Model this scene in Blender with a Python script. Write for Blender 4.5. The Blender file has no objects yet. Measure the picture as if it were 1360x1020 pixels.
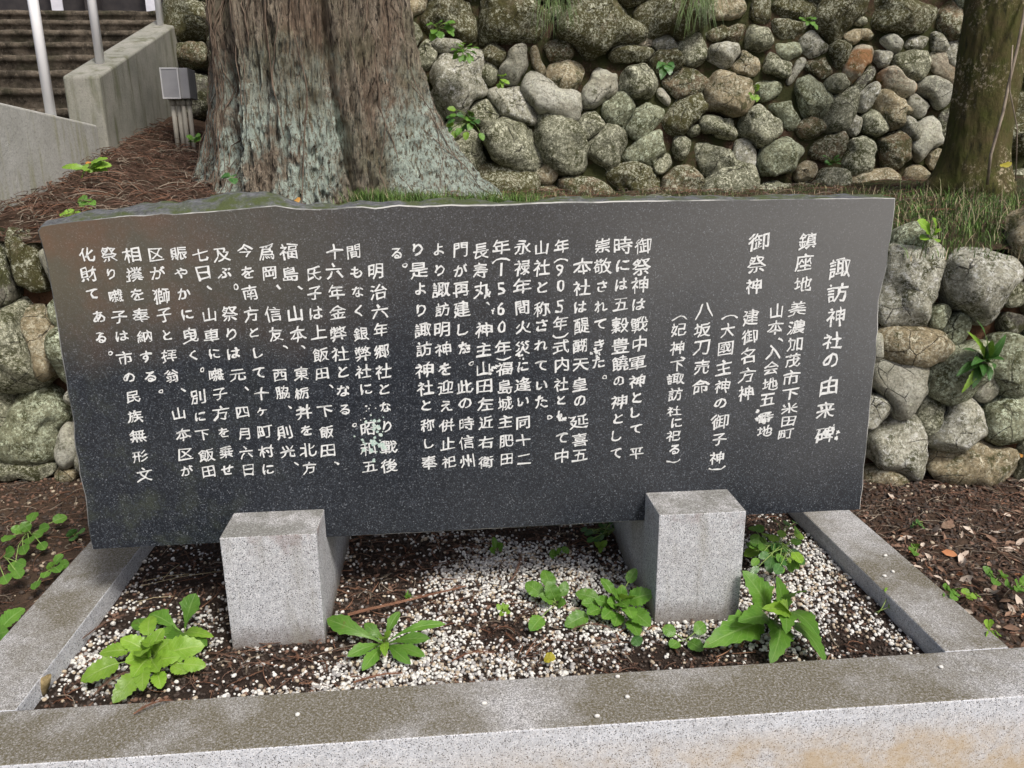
import bpy, bmesh, math, random
import numpy as np
from mathutils import Vector, Matrix, Euler
rnd = random.Random(7)
nr = np.random.default_rng(11)
S = bpy.context.scene
COL = S.collection

# ------------------------------------------------------------------ camera
PITCH, YAW, ROLL, FPX = 15.9314, 4.8582, -.5342, 1058.56
CAM = np.array([1.1076, -1.6327, 1.2])
_t, _p, _r = np.radians([PITCH, YAW, ROLL])
FW = np.array([np.sin(_p)*np.cos(_t), np.cos(_p)*np.cos(_t), -np.sin(_t)])
_a = np.array([np.cos(_p), -np.sin(_p), 0]); _b = np.cross(_a, FW)
RT = _a*np.cos(_r)+_b*np.sin(_r); UP = -_a*np.sin(_r)+_b*np.cos(_r)
cd = bpy.data.cameras.new('camera'); cam = bpy.data.objects.new('camera', cd); COL.objects.link(cam)
cam.matrix_world = Matrix(((RT[0], UP[0], -FW[0], CAM[0]), (RT[1], UP[1], -FW[1], CAM[1]), (RT[2], UP[2], -FW[2], CAM[2]), (0, 0, 0, 1)))
cd.sensor_width = 36; cd.lens = FPX/1360*36; cd.clip_start = .05; cd.clip_end = 500
S.camera = cam
# ------------------------------------------------------------------ light
SUN_EL, SUN_AZ = math.radians(52), math.radians(150)      # azimuth from +Y clockwise
w = bpy.data.worlds.new('World'); S.world = w; w.use_nodes = True
nt = w.node_tree; bg = nt.nodes['Background']
sky = nt.nodes.new('ShaderNodeTexSky'); sky.sky_type = 'NISHITA'; sky.sun_disc = False
sky.sun_elevation = SUN_EL; sky.sun_rotation = SUN_AZ; sky.dust_density = 5; sky.air_density = .7; sky.ozone_density = 1
nt.links.new(sky.outputs[0], bg.inputs[0]); bg.inputs[1].default_value = .115
sl = bpy.data.lights.new('sun', 'SUN'); sl.energy = 2.8; sl.angle = math.radians(12); sl.color = (1, .965, .90)
so = bpy.data.objects.new('sun', sl); COL.objects.link(so)
sd = Vector((math.sin(SUN_AZ)*math.cos(SUN_EL), math.cos(SUN_AZ)*math.cos(SUN_EL), math.sin(SUN_EL)))
so.rotation_euler = sd.to_track_quat('Z', 'Y').to_euler(); so.location = (0, 0, 6)
S.view_settings.view_transform = 'Standard'; S.view_settings.look = 'None'
S.view_settings.gamma = 1; S.view_settings.use_curve_mapping = False
S.view_settings.exposure = 0.35

# ------------------------------------------------------------------ helpers
def ray(px, py): return FW*FPX+RT*(px-680)-UP*(py-510)
def at(px, py, n, c):                     # meet the plane n.p = c
    k = ray(px, py); n = np.asarray(n, float); return CAM+k*((c-n@CAM)/(n@k))
def at_z(px, py, z): return at(px, py, (0, 0, 1), z)
def at_y(px, py, y): return at(px, py, (0, 1, 0), y)
def at_x(px, py, x): return at(px, py, (1, 0, 0), x)

_perm = np.random.default_rng(3).random(4096)
def vnoise(p):                            # value noise, p (...,3) -> 0..1
    p = np.asarray(p, float); i = np.floor(p).astype(np.int64); f = p-i; f = f*f*(3-2*f)
    def h(a, b, c): return _perm[((i[..., 0]+a)*73856093 ^ (i[..., 1]+b)*19349663 ^ (i[..., 2]+c)*83492791) & 4095]
    x, y, z = f[..., 0], f[..., 1], f[..., 2]
    l = lambda a, b, t: a+(b-a)*t
    return l(l(l(h(0,0,0), h(1,0,0), x), l(h(0,1,0), h(1,1,0), x), y), l(l(h(0,0,1), h(1,0,1), x), l(h(0,1,1), h(1,1,1), x), y), z)
def fbm(p, o=4, g=.5):
    p = np.asarray(p, float); s = 0; a = 1; t = 0
    for k in range(o): s = s+a*vnoise(p*2**k+17.3*k); t += a; a *= g
    return s/t

def mesh(name, v, f, mats=(), smooth=True, mi=None):
    m = bpy.data.meshes.new(name)
    v = np.asarray(v, np.float32)
    if isinstance(f, np.ndarray) and f.ndim == 2:
        n, k = f.shape
        m.vertices.add(len(v)); m.vertices.foreach_set('co', v.ravel())
        m.loops.add(n*k); m.loops.foreach_set('vertex_index', f.astype(np.int32).ravel())
        m.polygons.add(n); m.polygons.foreach_set('loop_start', np.arange(0, n*k, k, dtype=np.int32))
        m.update(calc_edges=True)
    else: m.from_pydata([tuple(map(float, q)) for q in v], [], [tuple(map(int, q)) for q in f]); m.update()
    for q in (mats if isinstance(mats, (list, tuple)) else [mats]): m.materials.append(q)
    if smooth: m.polygons.foreach_set('use_smooth', np.ones(len(m.polygons), bool))
    if mi is not None: m.polygons.foreach_set('material_index', np.asarray(mi, np.int32))
    return m
def link(name, m, parent=None, loc=None, label=None, cat=None, group=None, kind=None):
    o = bpy.data.objects.new(name, m); COL.objects.link(o)
    if parent: o.parent = parent
    if loc is not None: o.location = [float(q) for q in loc]
    for k, q in (('label', label), ('category', cat), ('group', group), ('kind', kind)):
        if q: o[k] = q
    return o
def empty(name, loc, label, cat, group=None): return link(name, None, None, loc, label, cat, group)
def grid_faces(nu, nv, wrap=False):
    u = np.arange(nu if wrap else nu-1); v = np.arange(nv-1)
    U, V = np.meshgrid(u, v); U = U.ravel(); V = V.ravel(); U2 = (U+1) % nu
    return np.stack([V*nu+U, V*nu+U2, (V+1)*nu+U2, (V+1)*nu+U], 1)
def bevel_obj(o, wd=.004, seg=2):
    b = o.modifiers.new('bevel', 'BEVEL'); b.width = wd; b.segments = seg; b.limit_method = 'ANGLE'
def box_mesh(name, x0, x1, y0, y1, z0, z1, mats, mi=None, smooth=False):
    v = [(x0,y0,z0),(x1,y0,z0),(x1,y1,z0),(x0,y1,z0),(x0,y0,z1),(x1,y0,z1),(x1,y1,z1),(x0,y1,z1)]
    f = [(0,3,2,1),(4,5,6,7),(0,1,5,4),(1,2,6,5),(2,3,7,6),(3,0,4,7)]   # bottom top front right back left
    return mesh(name, v, f, mats, smooth, mi)
def tube(pts, rad, n=8, cap=True):
    pts = np.asarray(pts, float); N = len(pts); rad = np.broadcast_to(rad, (N,))
    V = []
    for i in range(N):
        t = pts[min(i+1, N-1)]-pts[max(i-1, 0)]; t /= np.linalg.norm(t)+1e-9
        a = np.cross(t, (0.3, 1, .1) if abs(t[1]) < .9 else (1, 0, 0)); a /= np.linalg.norm(a); b = np.cross(t, a)
        for k in range(n):
            g = 2*math.pi*k/n; V.append(pts[i]+rad[i]*(a*math.cos(g)+b*math.sin(g)))
    F = [tuple(q) for q in grid_faces(n, N, True)]
    if cap: F += [tuple(range(n))[::-1], tuple(range((N-1)*n, N*n))]
    return V, F

# ------------------------------------------------------------------ materials
class MT:
    def __init__(s, name, rough=.8, spec=.4):
        s.m = bpy.data.materials.new(name); s.m.use_nodes = True; s.t = s.m.node_tree
        s.b = s.t.nodes['Principled BSDF']; s.b.inputs['Roughness'].default_value = rough
        s.b.inputs['Specular IOR Level'].default_value = spec; s.h = None
        s.tc = s.t.nodes.new('ShaderNodeTexCoord')
    def co(s, space='Object', scale=(1, 1, 1), rand=False):
        mp = s.t.nodes.new('ShaderNodeMapping'); s.t.links.new(s.tc.outputs[space], mp.inputs[0]); mp.inputs['Scale'].default_value = scale
        if rand:
            oi = s.t.nodes.new('ShaderNodeObjectInfo'); mu = s.t.nodes.new('ShaderNodeMath'); mu.operation = 'MULTIPLY'; mu.inputs[1].default_value = 57
            s.t.links.new(oi.outputs['Random'], mu.inputs[0]); cb = s.t.nodes.new('ShaderNodeCombineXYZ')
            for k in range(3): s.t.links.new(mu.outputs[0], cb.inputs[k])
            s.t.links.new(cb.outputs[0], mp.inputs['Location'])
        return mp.outputs[0]
    def noise(s, co, scale, detail=4, rough=.55, lo=None, hi=None, dist=0):
        n = s.t.nodes.new('ShaderNodeTexNoise'); s.t.links.new(co, n.inputs['Vector'])
        n.inputs['Scale'].default_value = scale; n.inputs['Detail'].default_value = detail; n.inputs['Roughness'].default_value = rough; n.inputs['Distortion'].default_value = dist
        return s.rng(n.outputs[0], lo, hi) if lo is not None else n.outputs[0]
    def vor(s, co, scale, lo=None, hi=None, feat='F1', out='Distance'):
        n = s.t.nodes.new('ShaderNodeTexVoronoi'); n.feature = feat; s.t.links.new(co, n.inputs['Vector']); n.inputs['Scale'].default_value = scale
        return s.rng(n.outputs[out], lo, hi) if lo is not None else n.outputs[out]
    def rng(s, v, lo, hi):
        r = s.t.nodes.new('ShaderNodeMapRange'); s.t.links.new(v, r.inputs[0]); r.inputs[1].default_value = lo; r.inputs[2].default_value = hi; return r.outputs[0]
    def math(s, op, a, b):
        r = s.t.nodes.new('ShaderNodeMath'); r.operation = op
        for k, q in enumerate((a, b)):
            if isinstance(q, (int, float)): r.inputs[k].default_value = q
            else: s.t.links.new(q, r.inputs[k])
        return r.outputs[0]
    def mix(s, f, a, b):
        r = s.t.nodes.new('ShaderNodeMix'); r.data_type = 'RGBA'
        for k, q in ((0, f), (6, a), (7, b)):
            if isinstance(q, (int, float)): r.inputs[k].default_value = q
            elif isinstance(q, tuple): r.inputs[k].default_value = (*q, 1)
            else: s.t.links.new(q, r.inputs[k])
        return r.outputs[2]
    def color(s, c):
        if isinstance(c, tuple): s.b.inputs['Base Color'].default_value = (*c, 1)
        else: s.t.links.new(c, s.b.inputs['Base Color'])
    def bump(s, h, strength=.5, dist=.01):
        r = s.t.nodes.new('ShaderNodeBump'); r.inputs['Strength'].default_value = strength; r.inputs['Distance'].default_value = dist
        s.t.links.new(h, r.inputs['Height'])
        if s.h is not None: s.t.links.new(s.h, r.inputs['Normal'])
        s.h = r.outputs[0]; s.t.links.new(s.h, s.b.inputs['Normal'])
    def sep(s, co, k):
        r = s.t.nodes.new('ShaderNodeSeparateXYZ'); s.t.links.new(co, r.inputs[0]); return r.outputs[k]

def granite(name, base=(.375, .39, .41), grime=0., grimecol=(.10, .085, .05), tan=0., dark=(.07, .07, .075), gsc=3, splash=False):
    M = MT(name, .75); c = M.co('Object')
    sp = M.vor(c, 480, out='Color'); v = M.sep(sp, 0)
    col = M.mix(M.rng(v, .76, .90), base, dark)
    col = M.mix(M.math('MULTIPLY', M.rng(M.sep(sp, 1), .6, .7), .6), col, (.75, .75, .76))
    col = M.mix(M.math('MULTIPLY', M.noise(c, 60, 3, .6, .45, .7), .35), col, (.2, .2, .21))
    col = M.mix(M.math('MULTIPLY', M.noise(c, 5, 4, .6, .4, .75), .22), col, (.25, .23, .2))
    if tan:
        zz = M.math('ADD', M.sep(c, 2), M.math('MULTIPLY', M.noise(c, 9, 6, .65), .07)); low = M.math('MULTIPLY', M.rng(zz, .0, -.07), M.noise(c, 7, 7, .7, .34, .60))
        xx = M.rng(M.math('ADD', M.sep(c, 0), M.math('MULTIPLY', M.noise(c, 2, 3), .8)), .9, 2.3)
        sp_ = M.math('MULTIPLY', M.noise(c, 14, 6, .7, .55, .62), .55)
        col = M.mix(M.math('MULTIPLY', low, M.math('MAXIMUM', M.math('MULTIPLY', xx, .75), sp_)), col, (.38, .28, .155))
    if splash:
        zz = M.math('ADD', M.sep(c, 2), M.math('MULTIPLY', M.noise(c, 22, 6, .7), .10))
        col = M.mix(M.math('MULTIPLY', M.rng(zz, .075, -.01), .85), col, (.09, .065, .045))
        col = M.mix(M.math('MULTIPLY', M.math('MULTIPLY', M.rng(zz, .24, .32), M.noise(c, 8, 6, .7, .48, .62)), .7), col, (.16, .10, .085))
        col = M.mix(M.math('MULTIPLY', M.noise(M.co('Object', (6, 6, .9)), 4, 5, .6, .5, .68), .4), col, (.19, .18, .14))
    if grime:
        g = M.math('MULTIPLY', M.noise(c, gsc, 8, .65, .36, .54), grime)
        g = M.math('MULTIPLY', g, M.rng(M.noise(c, 170, 3, .7), .15, .6))
        col = M.mix(g, col, grimecol)
    wsp = M.math('MULTIPLY', M.vor(M.co('Object', (1, 1, 1)), 11, .035, .02), M.noise(c, 4, 2, .5, .5, .55)); col = M.mix(wsp, col, (.62, .63, .58))
    M.color(col); M.bump(M.noise(c, 300, 3), .25, .002); M.bump(M.noise(c, 25, 4), .15, .004); return M.m
m_gran = granite('granite_pale', splash=True)
m_gran_face = granite('granite_kerb_face', (.47, .49, .53), 0, tan=1.0)
m_gran_top = granite('granite_weathered_top', (.27, .27, .27), .97, (.080, .066, .030), gsc=1.9)
m_gran_ptop = granite('granite_post_top', (.30, .30, .30), .8, (.09, .09, .07), gsc=9)

def black_granite():
    M = MT('polished_dark_granite', .33, .38); c = M.co('Object')
    v = M.vor(c, 420, out='Color')
    col = M.mix(M.rng(M.sep(v, 0), .60, .92), (.005, .0075, .013), (.046, .055, .070))
    col = M.mix(M.math('MULTIPLY', M.rng(M.sep(v, 1), .93, .99), .6), col, (.26, .28, .31))
    film = M.noise(c, 1.3, 6, .6, .36, .68)                   # dusty film of weather on the polish
    col = M.mix(M.math('MULTIPLY', film, .10), col, (.12, .12, .11))
    # painted reflection of the surroundings: paler towards the top, brownish at upper left
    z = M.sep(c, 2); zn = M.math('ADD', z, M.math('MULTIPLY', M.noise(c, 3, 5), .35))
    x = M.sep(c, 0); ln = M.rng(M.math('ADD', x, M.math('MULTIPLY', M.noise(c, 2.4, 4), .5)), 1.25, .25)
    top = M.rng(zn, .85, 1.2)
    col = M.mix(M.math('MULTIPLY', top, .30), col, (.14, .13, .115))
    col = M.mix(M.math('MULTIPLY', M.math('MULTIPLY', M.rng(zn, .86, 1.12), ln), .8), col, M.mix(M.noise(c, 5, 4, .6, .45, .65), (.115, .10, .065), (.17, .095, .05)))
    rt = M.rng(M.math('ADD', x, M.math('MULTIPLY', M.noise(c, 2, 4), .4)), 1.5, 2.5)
    col = M.mix(M.math('MULTIPLY', M.math('MULTIPLY', rt, M.rng(zn, .35, 1.05)), .62), col, (.19, .19, .185))  # grey reflection painted into the colour, stronger to the right and upwards
    gr = M.math('MULTIPLY', M.math('MULTIPLY', M.noise(c, 9, 6, .7, .5, .68), M.rng(x, .75, .3)), M.rng(z, .75, .45))
    col = M.mix(M.math('MULTIPLY', gr, .5), col, (.06, .07, .045))
    M.color(col); M.t.links.new(M.math('ADD', .27, M.math('MULTIPLY', film, .22)), M.b.inputs['Roughness'])
    M.bump(M.noise(c, 500, 2), .06, .001); return M.m
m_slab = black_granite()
def rough_dark():
    M = MT('rough_dark_granite', .9); c = M.co('Object')
    col = M.mix(M.noise(c, 60, 5, .7, .35, .7), (.05, .052, .055), (.15, .155, .16))
    col = M.mix(M.noise(c, 9, 6, .7, .44, .56), col, (.055, .07, .022))
    col = M.mix(M.math('MULTIPLY', M.vor(c, 60, .12, .05), .6), col, (.35, .36, .33))
    M.color(col); M.bump(M.noise(c, 45, 6, .7), .7, .01); return M.m
m_rough = rough_dark()
def simple(name, a, b, scale=20, rough=.8, bump=0, spec=.3, rand=False, lo=.35, hi=.65):
    M = MT(name, rough, spec); c = M.co('Object', rand=rand)
    n = M.noise(c, scale, 5, .6, lo, hi); M.color(M.mix(n, a, b))
    if bump: M.bump(M.noise(c, scale*2, 5, .7), .6, bump)
    return M.m
m_rim = simple('chipped_pale_rim', (.09, .095, .09), (.40, .40, .38), 7, .8, lo=.42, hi=.6)
def lettering():
    M = MT('white_letter_paint', .7); c = M.co('Object')
    col = M.mix(M.math('MULTIPLY', M.noise(c, 130, 4, .7, .52, .70), .65), (.68, .69, .68), (.16, .17, .17))
    M.color(col); return M.m
m_let = lettering()
m_letgreen = simple('green_grey_filler', (.32, .47, .42), (.60, .66, .60), 160, .8)

def rock(name, base, base2, moss=.4, lichen=.5, orange=0., lcol=(.52, .53, .41), mcol=(.055, .058, .02)):
    base, base2 = (tuple(min(.62, q*1.25) for q in k) for k in (base, base2)); lcol = tuple(min(.78, q*1.12) for q in lcol)
    M = MT(name, .94, .2); c = M.co('Object', rand=True)
    col = M.mix(M.noise(c, 8, 6, .65, .35, .65), base, base2)
    col = M.mix(M.math('MULTIPLY', M.noise(c, 90, 5, .75, .46, .62), .7), col, tuple(q*.33 for q in base))
    if orange: col = M.mix(M.math('MULTIPLY', M.noise(c, 5.5, 3, .5, .5, .6), orange), col, (.30, .14, .05))
    mk = M.noise(c, 11, 9, .76, .62-.26*moss, .70-.26*moss); col = M.mix(M.math('MULTIPLY', mk, .9), col, mcol)
    col = M.mix(M.math('MULTIPLY', M.math('MULTIPLY', mk, .6), M.noise(c, 140, 3, .6, .5, .7)), col, (.11, .12, .035))
    # crusty lichen: dense small flecks gathered in patches
    pt = M.noise(c, 6.5, 5, .65, .56-.22*lichen, .66-.22*lichen)
    fl = M.noise(c, 75, 9, .82, .53, .57); fl2 = M.noise(M.co('Object', (1.7, 1.7, 1.7), rand=True), 26, 9, .8, .56, .60)
    lk = M.math('MULTIPLY', M.math('MAXIMUM', fl, fl2), pt)
    col = M.mix(M.math('MULTIPLY', lk, .88), col, lcol)
    col = M.mix(M.math('MULTIPLY', M.noise(c, 120, 4, .7, .64, .68), .8), col, (.50, .50, .42))
    # darker damp algae with ragged outline, differs stone by stone
    oi = M.t.nodes.new('ShaderNodeObjectInfo'); rv = M.math('FRACT', M.math('MULTIPLY', oi.outputs['Random'], 7.31), 0)
    dk = M.noise(c, 4.5, 8, .72, .50, .62); col = M.mix(M.math('MULTIPLY', dk, .36), col, tuple(q*.9 for q in mcol))
    cr = M.t.nodes.new('ShaderNodeTexVoronoi'); cr.feature = 'DISTANCE_TO_EDGE'; cr.inputs['Scale'].default_value = 9; M.t.links.new(c, cr.inputs['Vector'])
    ck = M.math('MULTIPLY', M.rng(cr.outputs[0], .018, .004), M.noise(c, 6, 3, .5, .52, .6)); col = M.mix(M.math('MULTIPLY', ck, .85), col, (.03, .028, .02))
    col = M.mix(M.math('MULTIPLY', rv, .22), col, tuple(q*.45 for q in base))
    w2 = M.math('MULTIPLY', M.noise(c, 38, 9, .85, .545, .575), M.noise(c, 5, 4, .6, .45-.08*lichen, .56-.08*lichen))
    col = M.mix(M.math('MULTIPLY', w2, .85), col, tuple(min(.8, q*1.12) for q in lcol))
    M.color(col); M.bump(M.math('SUBTRACT', M.noise(c, 24, 9, .75), M.math('MULTIPLY', ck, .6)), 1, .03); M.bump(M.noise(c, 170, 4, .7), .6, .004); return M.m
ROCKS = {
 'p': rock('pale_cobble', (.33, .315, .245), (.55, .53, .43), .2, .25),
 'w': rock('white_lichened_stone', (.245, .24, .18), (.47, .455, .365), .42, .95, lcol=(.72, .70, .60)),
 'l': rock('lichen_grey_stone', (.135, .14, .095), (.29, .29, .20), .5, .95, lcol=(.62, .62, .48)),
 'g': rock('green_grey_stone', (.17, .175, .11), (.32, .33, .22), .45, 1.0, lcol=(.58, .64, .48)),
 't': rock('tan_stone', (.22, .18, .105), (.43, .36, .235), .4, .65, lcol=(.60, .57, .44)),
 'm': rock('mossy_stone', (.095, .08, .045), (.20, .175, .11), .9, .7, mcol=(.065, .060, .020)),
 'b': rock('brown_mossy_stone', (.12, .085, .05), (.27, .205, .13), .65, .7),
 'o': rock('orange_streaked_stone', (.32, .27, .20), (.52, .46, .36), .3, .4, orange=.9),
 'd': rock('dark_stone', (.07, .065, .055), (.17, .16, .13), .6, .5),  # stones with a darker base colour
}
def soil(name, a, b, s=18):
    M = MT(name, .95, .2); c = M.co('Object')
    col = M.mix(M.noise(c, s, 8, .7, .3, .7), a, b); col = M.mix(M.noise(c, s*7, 4, .7, .55, .7), col, tuple(q*.35 for q in a))
    M.color(col); M.bump(M.noise(c, s*1.5, 9, .75), 1, .03); return M.m
m_soil = soil('dark_brown_soil', (.05, .032, .022), (.12, .08, .055))
m_red = soil('red_brown_soil', (.085, .042, .022), (.15, .085, .05), 10)
def terr():
    M = MT('mossy_terrace_soil', .95, .2); c = M.co('Object')
    col = M.mix(M.noise(c, 14, 8, .7, .3, .7), (.045, .026, .016), (.12, .075, .048)); col = M.mix(M.noise(c, 60, 5, .75, .55, .65), col, (.20, .14, .10))
    x = M.sep(c, 0); ms = M.math('MULTIPLY', M.noise(c, 5, 8, .75, .40, .52), M.rng(x, .2, 1.0))
    col = M.mix(M.math('MULTIPLY', ms, .85), col, (.055, .068, .022)); col = M.mix(M.math('MULTIPLY', M.noise(c, 100, 4, .7, .55, .65), .5), col, (.015, .011, .008))
    M.color(col); M.bump(M.noise(c, 40, 9, .8), 1, .04); return M.m
m_terr = terr()
m_bed = soil('dark_bed_soil', (.025, .017, .013), (.07, .048, .036), 40)
m_concrete_pave = simple('pale_paving', (.22, .21, .19), (.30, .29, .26), 3, .9)
def conc(name, a, b, stain):
    M = MT(name, .9, .25); c = M.co('Object'); cs = M.co('Object', (5, 5, .8))
    col = M.mix(M.noise(c, 6, 7, .65, .3, .7), a, b)
    col = M.mix(M.math('MULTIPLY', M.noise(cs, 3, 6, .6, .5, .66), .75), col, stain)
    col = M.mix(M.math('MULTIPLY', M.noise(c, 90, 3, .7, .5, .7), .35), col, tuple(q*.4 for q in a))
    col = M.mix(M.vor(c, 26, .07, .04), col, (.07, .07, .06))
    M.color(col); M.bump(M.noise(c, 60, 6, .7), .5, .006); return M.m
m_conc = conc('stained_concrete', (.20, .20, .17), (.31, .30, .26), (.10, .105, .055))
m_conc_pale = conc('pale_concrete', (.34, .34, .31), (.46, .46, .43), (.30, .30, .20))
def stepm():
    M = MT('lichened_step_stone', .95, .2); c = M.co('Object')
    col = M.mix(M.noise(c, 9, 8, .75, .38, .62), (.05, .042, .031), (.20, .165, .125)); col = M.mix(M.math('MULTIPLY', M.noise(c, 26, 8, .8, .54, .60), .7), col, (.26, .22, .17))
    col = M.mix(M.math('MULTIPLY', M.noise(c, 3, 4, .6, .5, .62), .6), col, (.03, .035, .015)); M.color(col); M.bump(M.noise(c, 30, 8, .8), 1, .03); return M.m
m_step = stepm()
m_steel = MT('brushed_steel', .38, .5); m_steel.b.inputs['Metallic'].default_value = 0
m_steel.color((.84, .84, .85)); m_steel = m_steel.m
m_boxp = simple('grey_painted_metal', (.26, .26, .27), (.32, .32, .33), 8, .5)
m_boxe = simple('pale_metal_edge', (.5, .5, .5), (.6, .6, .6), 8, .4)
m_pipe = simple('beige_pipe', (.34, .32, .27), (.42, .40, .34), 8, .6)
m_dark = simple('dark_timber', (.02, .018, .02), (.04, .035, .035), 8, .7)
m_cloth = simple('pale_cloth', (.5, .5, .55), (.6, .6, .65), 8, .8)

def bark(name, kind):
    M = MT(name, .93, .2); c = M.co('Object'); cs = M.co('Object', (1, 1, .13)); cm = M.co('Object', (1, 1, .35))
    if kind == 'cedar':
        col = M.mix(M.noise(cs, 60, 7, .75, .35, .62), (.11, .085, .062), (.46, .39, .30))
        col = M.mix(M.math('MULTIPLY', M.noise(cs, 7, 3, .5, .5, .64), .5), col, (.24, .155, .105))
        col = M.mix(M.math('MULTIPLY', M.noise(c, 3.2, 5, .6, .46, .6), .5), col, (.12, .13, .065))
        col = M.mix(M.math('MULTIPLY', M.noise(cs, 75, 5, .65, .53, .60), .9), col, (.022, .016, .012))
        z = M.sep(c, 2); low = M.rng(M.math('ADD', z, M.math('MULTIPLY', M.noise(c, 3.5, 4, .6), .95)), 1.16, .86)
        lk = M.math('MULTIPLY', low, M.noise(cm, 62, 8, .82, .45, .50))
        lk = M.math('MULTIPLY', lk, M.noise(c, 3.4, 5, .65, .41, .49))
        xb = M.math('ADD', M.sep(c, 0), M.math('MULTIPLY', M.noise(c, 5, 3), .16)); bare = M.math('MULTIPLY', M.rng(xb, .24, .30), M.rng(xb, .52, .46))
        lk = M.math('MULTIPLY', lk, M.math('SUBTRACT', 1, M.math('MULTIPLY', bare, .9)))
        col = M.mix(M.math('MULTIPLY', lk, .95), col, (.56, .66, .58))
        col = M.mix(M.math('MULTIPLY', M.noise(cm, 70, 7, .8, .54, .59), .75), col, (.10, .085, .065))
        sp = M.noise(cm, 80, 6, .8, .58, .62); col = M.mix(M.math('MULTIPLY', sp, .65), col, (.40, .38, .28))
        M.bump(M.noise(cs, 90, 6, .7), 1, .012)
        M.bump(M.noise(cs, 45, 7, .7), 1, .02)
    else:
        col = M.mix(M.noise(c, 9, 7, .7, .35, .65), (.055, .062, .014), (.08, .062, .028))
        sp = M.math('MULTIPLY', M.noise(c, 50, 8, .8, .53, .58), M.noise(c, 4, 3, .6, .47, .56)); col = M.mix(sp, col, (.34, .29, .20))
        col = M.mix(M.noise(cm, 40, 5, .7, .55, .7), col, (.025, .025, .012))
        M.bump(M.noise(cm, 30, 7, .7), 1, .015)
    M.color(col); return M.m
m_bark = bark('cedar_bark', 'cedar'); m_bark2 = bark('mossy_bark', 'moss')

def leafm(name, a, b, vein, trans=.35, rough=.42, hole=False):
    M = MT(name, rough, .45); t = M.t; c = M.co('Generated'); o = M.co('Object', rand=True)
    col = M.mix(M.noise(o, 22, 4, .6, .3, .7), a, b)
    uv = t.nodes.new('ShaderNodeUVMap'); uv.uv_map = 'UVMap'; sx = t.nodes.new('ShaderNodeSeparateXYZ'); t.links.new(uv.outputs[0], sx.inputs[0])
    col = M.mix(M.math('MULTIPLY', M.noise(o, 34, 5, .7, .64, .68), .7), col, (.20, .17, .05))
    au = M.math('ABSOLUTE', sx.outputs[0], 0)
    mid = M.rng(au, .10, .03)
    fr = M.math('FRACT', M.math('SUBTRACT', M.math('MULTIPLY', sx.outputs[1], 8), M.math('MULTIPLY', au, 2.2)), 0)
    side = M.rng(M.math('ABSOLUTE', M.math('SUBTRACT', fr, .5), 0), .09, .03)
    vm = M.math('MAXIMUM', mid, M.math('MULTIPLY', side, .55)); col = M.mix(M.math('MULTIPLY', vm, .7), col, vein)
    oi = t.nodes.new('ShaderNodeObjectInfo'); col = M.mix(M.math('MULTIPLY', oi.outputs['Random'], .45), col, tuple(q*.45 for q in a))
    M.color(col); M.bump(M.math('SUBTRACT', M.noise(o, 70, 3), M.math('MULTIPLY', vm, .8)), .35, .004)
    tr = t.nodes.new('ShaderNodeBsdfTranslucent'); t.links.new(M.mix(.35, col, (.25, .4, .02)), tr.inputs[0])
    ms = t.nodes.new('ShaderNodeMixShader'); ms.inputs[0].default_value = trans
    t.links.new(M.b.outputs[0], ms.inputs[1]); t.links.new(tr.outputs[0], ms.inputs[2]); t.links.new(ms.outputs[0], t.nodes['Material Output'].inputs[0])
    return M.m
LF = {'bright': leafm('bright_green_leaf', (.17, .33, .028), (.28, .47, .055), (.36, .52, .13)),
      'mid': leafm('mid_green_leaf', (.085, .22, .025), (.16, .33, .045), (.26, .42, .12)),
      'deep': leafm('deep_green_leaf', (.03, .10, .02), (.07, .17, .04), (.12, .24, .08), .2, .3),
      'yel': leafm('yellow_leaf', (.42, .38, .04), (.55, .47, .06), (.6, .5, .1)),
      'dry': leafm('dry_brown_leaf', (.16, .09, .055), (.34, .24, .17), (.36, .25, .17), .1, .7),
      'oran': leafm('orange_leaf', (.5, .2, .04), (.55, .3, .07), (.6, .35, .1), .2, .6)}
m_stem = simple('green_stem', (.16, .25, .06), (.22, .30, .09), 20, .6)
m_stemred = simple('red_stem', (.25, .05, .04), (.3, .08, .05), 20, .6)
m_grass = simple('grass_blades', (.028, .055, .012), (.085, .14, .03), 9, .6)
m_freshgrass = simple('fresh_grass_blades', (.06, .12, .02), (.14, .24, .05), 9, .6)
m_drygrass = simple('dry_grass', (.26, .21, .12), (.36, .31, .2), 9, .7)
m_needle = simple('brown_cedar_needles', (.055, .030, .020), (.19, .115, .082), 9, .85)
m_needle2 = simple('reddish_cedar_needles', (.12, .055, .032), (.25, .135, .085), 9, .85)
m_twig = simple('grey_twig', (.14, .11, .085), (.30, .25, .19), 12, .85)

# ================================================================== setting
GZ = -.05
# --- polygonal sheets with relief
def sheet(name, x0, x1, y0, y1, fz, mat, step=.03, kind='structure'):
    nx = int((x1-x0)/step)+1; ny = int((y1-y0)/step)+1
    X, Y = np.meshgrid(np.linspace(x0, x1, nx), np.linspace(y0, y1, ny)); Z = fz(X, Y)
    return link(name, mesh(name, np.stack([X, Y, Z], -1).reshape(-1, 3), grid_faces(nx, ny), mat), kind=kind)
KO0, KI0, KI1, KO1 = -.074, .106, 2.328, 2.498         # kerb outer / inner faces
def low_y(x): return 1.53-.1*(x+.7)                      # foot of the low wall
def n3(X, Y, s, z=0): return np.stack([X*s, Y*s, np.full_like(X, z)], -1)
sheet('front_pavement', -30, 32, -40, -.2, lambda X, Y: X*0-.38, m_concrete_pave, 1.0)
def gl(X, Y): return GZ-.035+.05*(fbm(n3(X, Y, 5), 4)-.5)+.04*np.clip((Y-.6), 0, 1)+.02*np.clip(-X-.1, 0, 2)
sheet('left_soil', -3, KO0-.002, -.18, 1.75, gl, m_soil)
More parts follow.
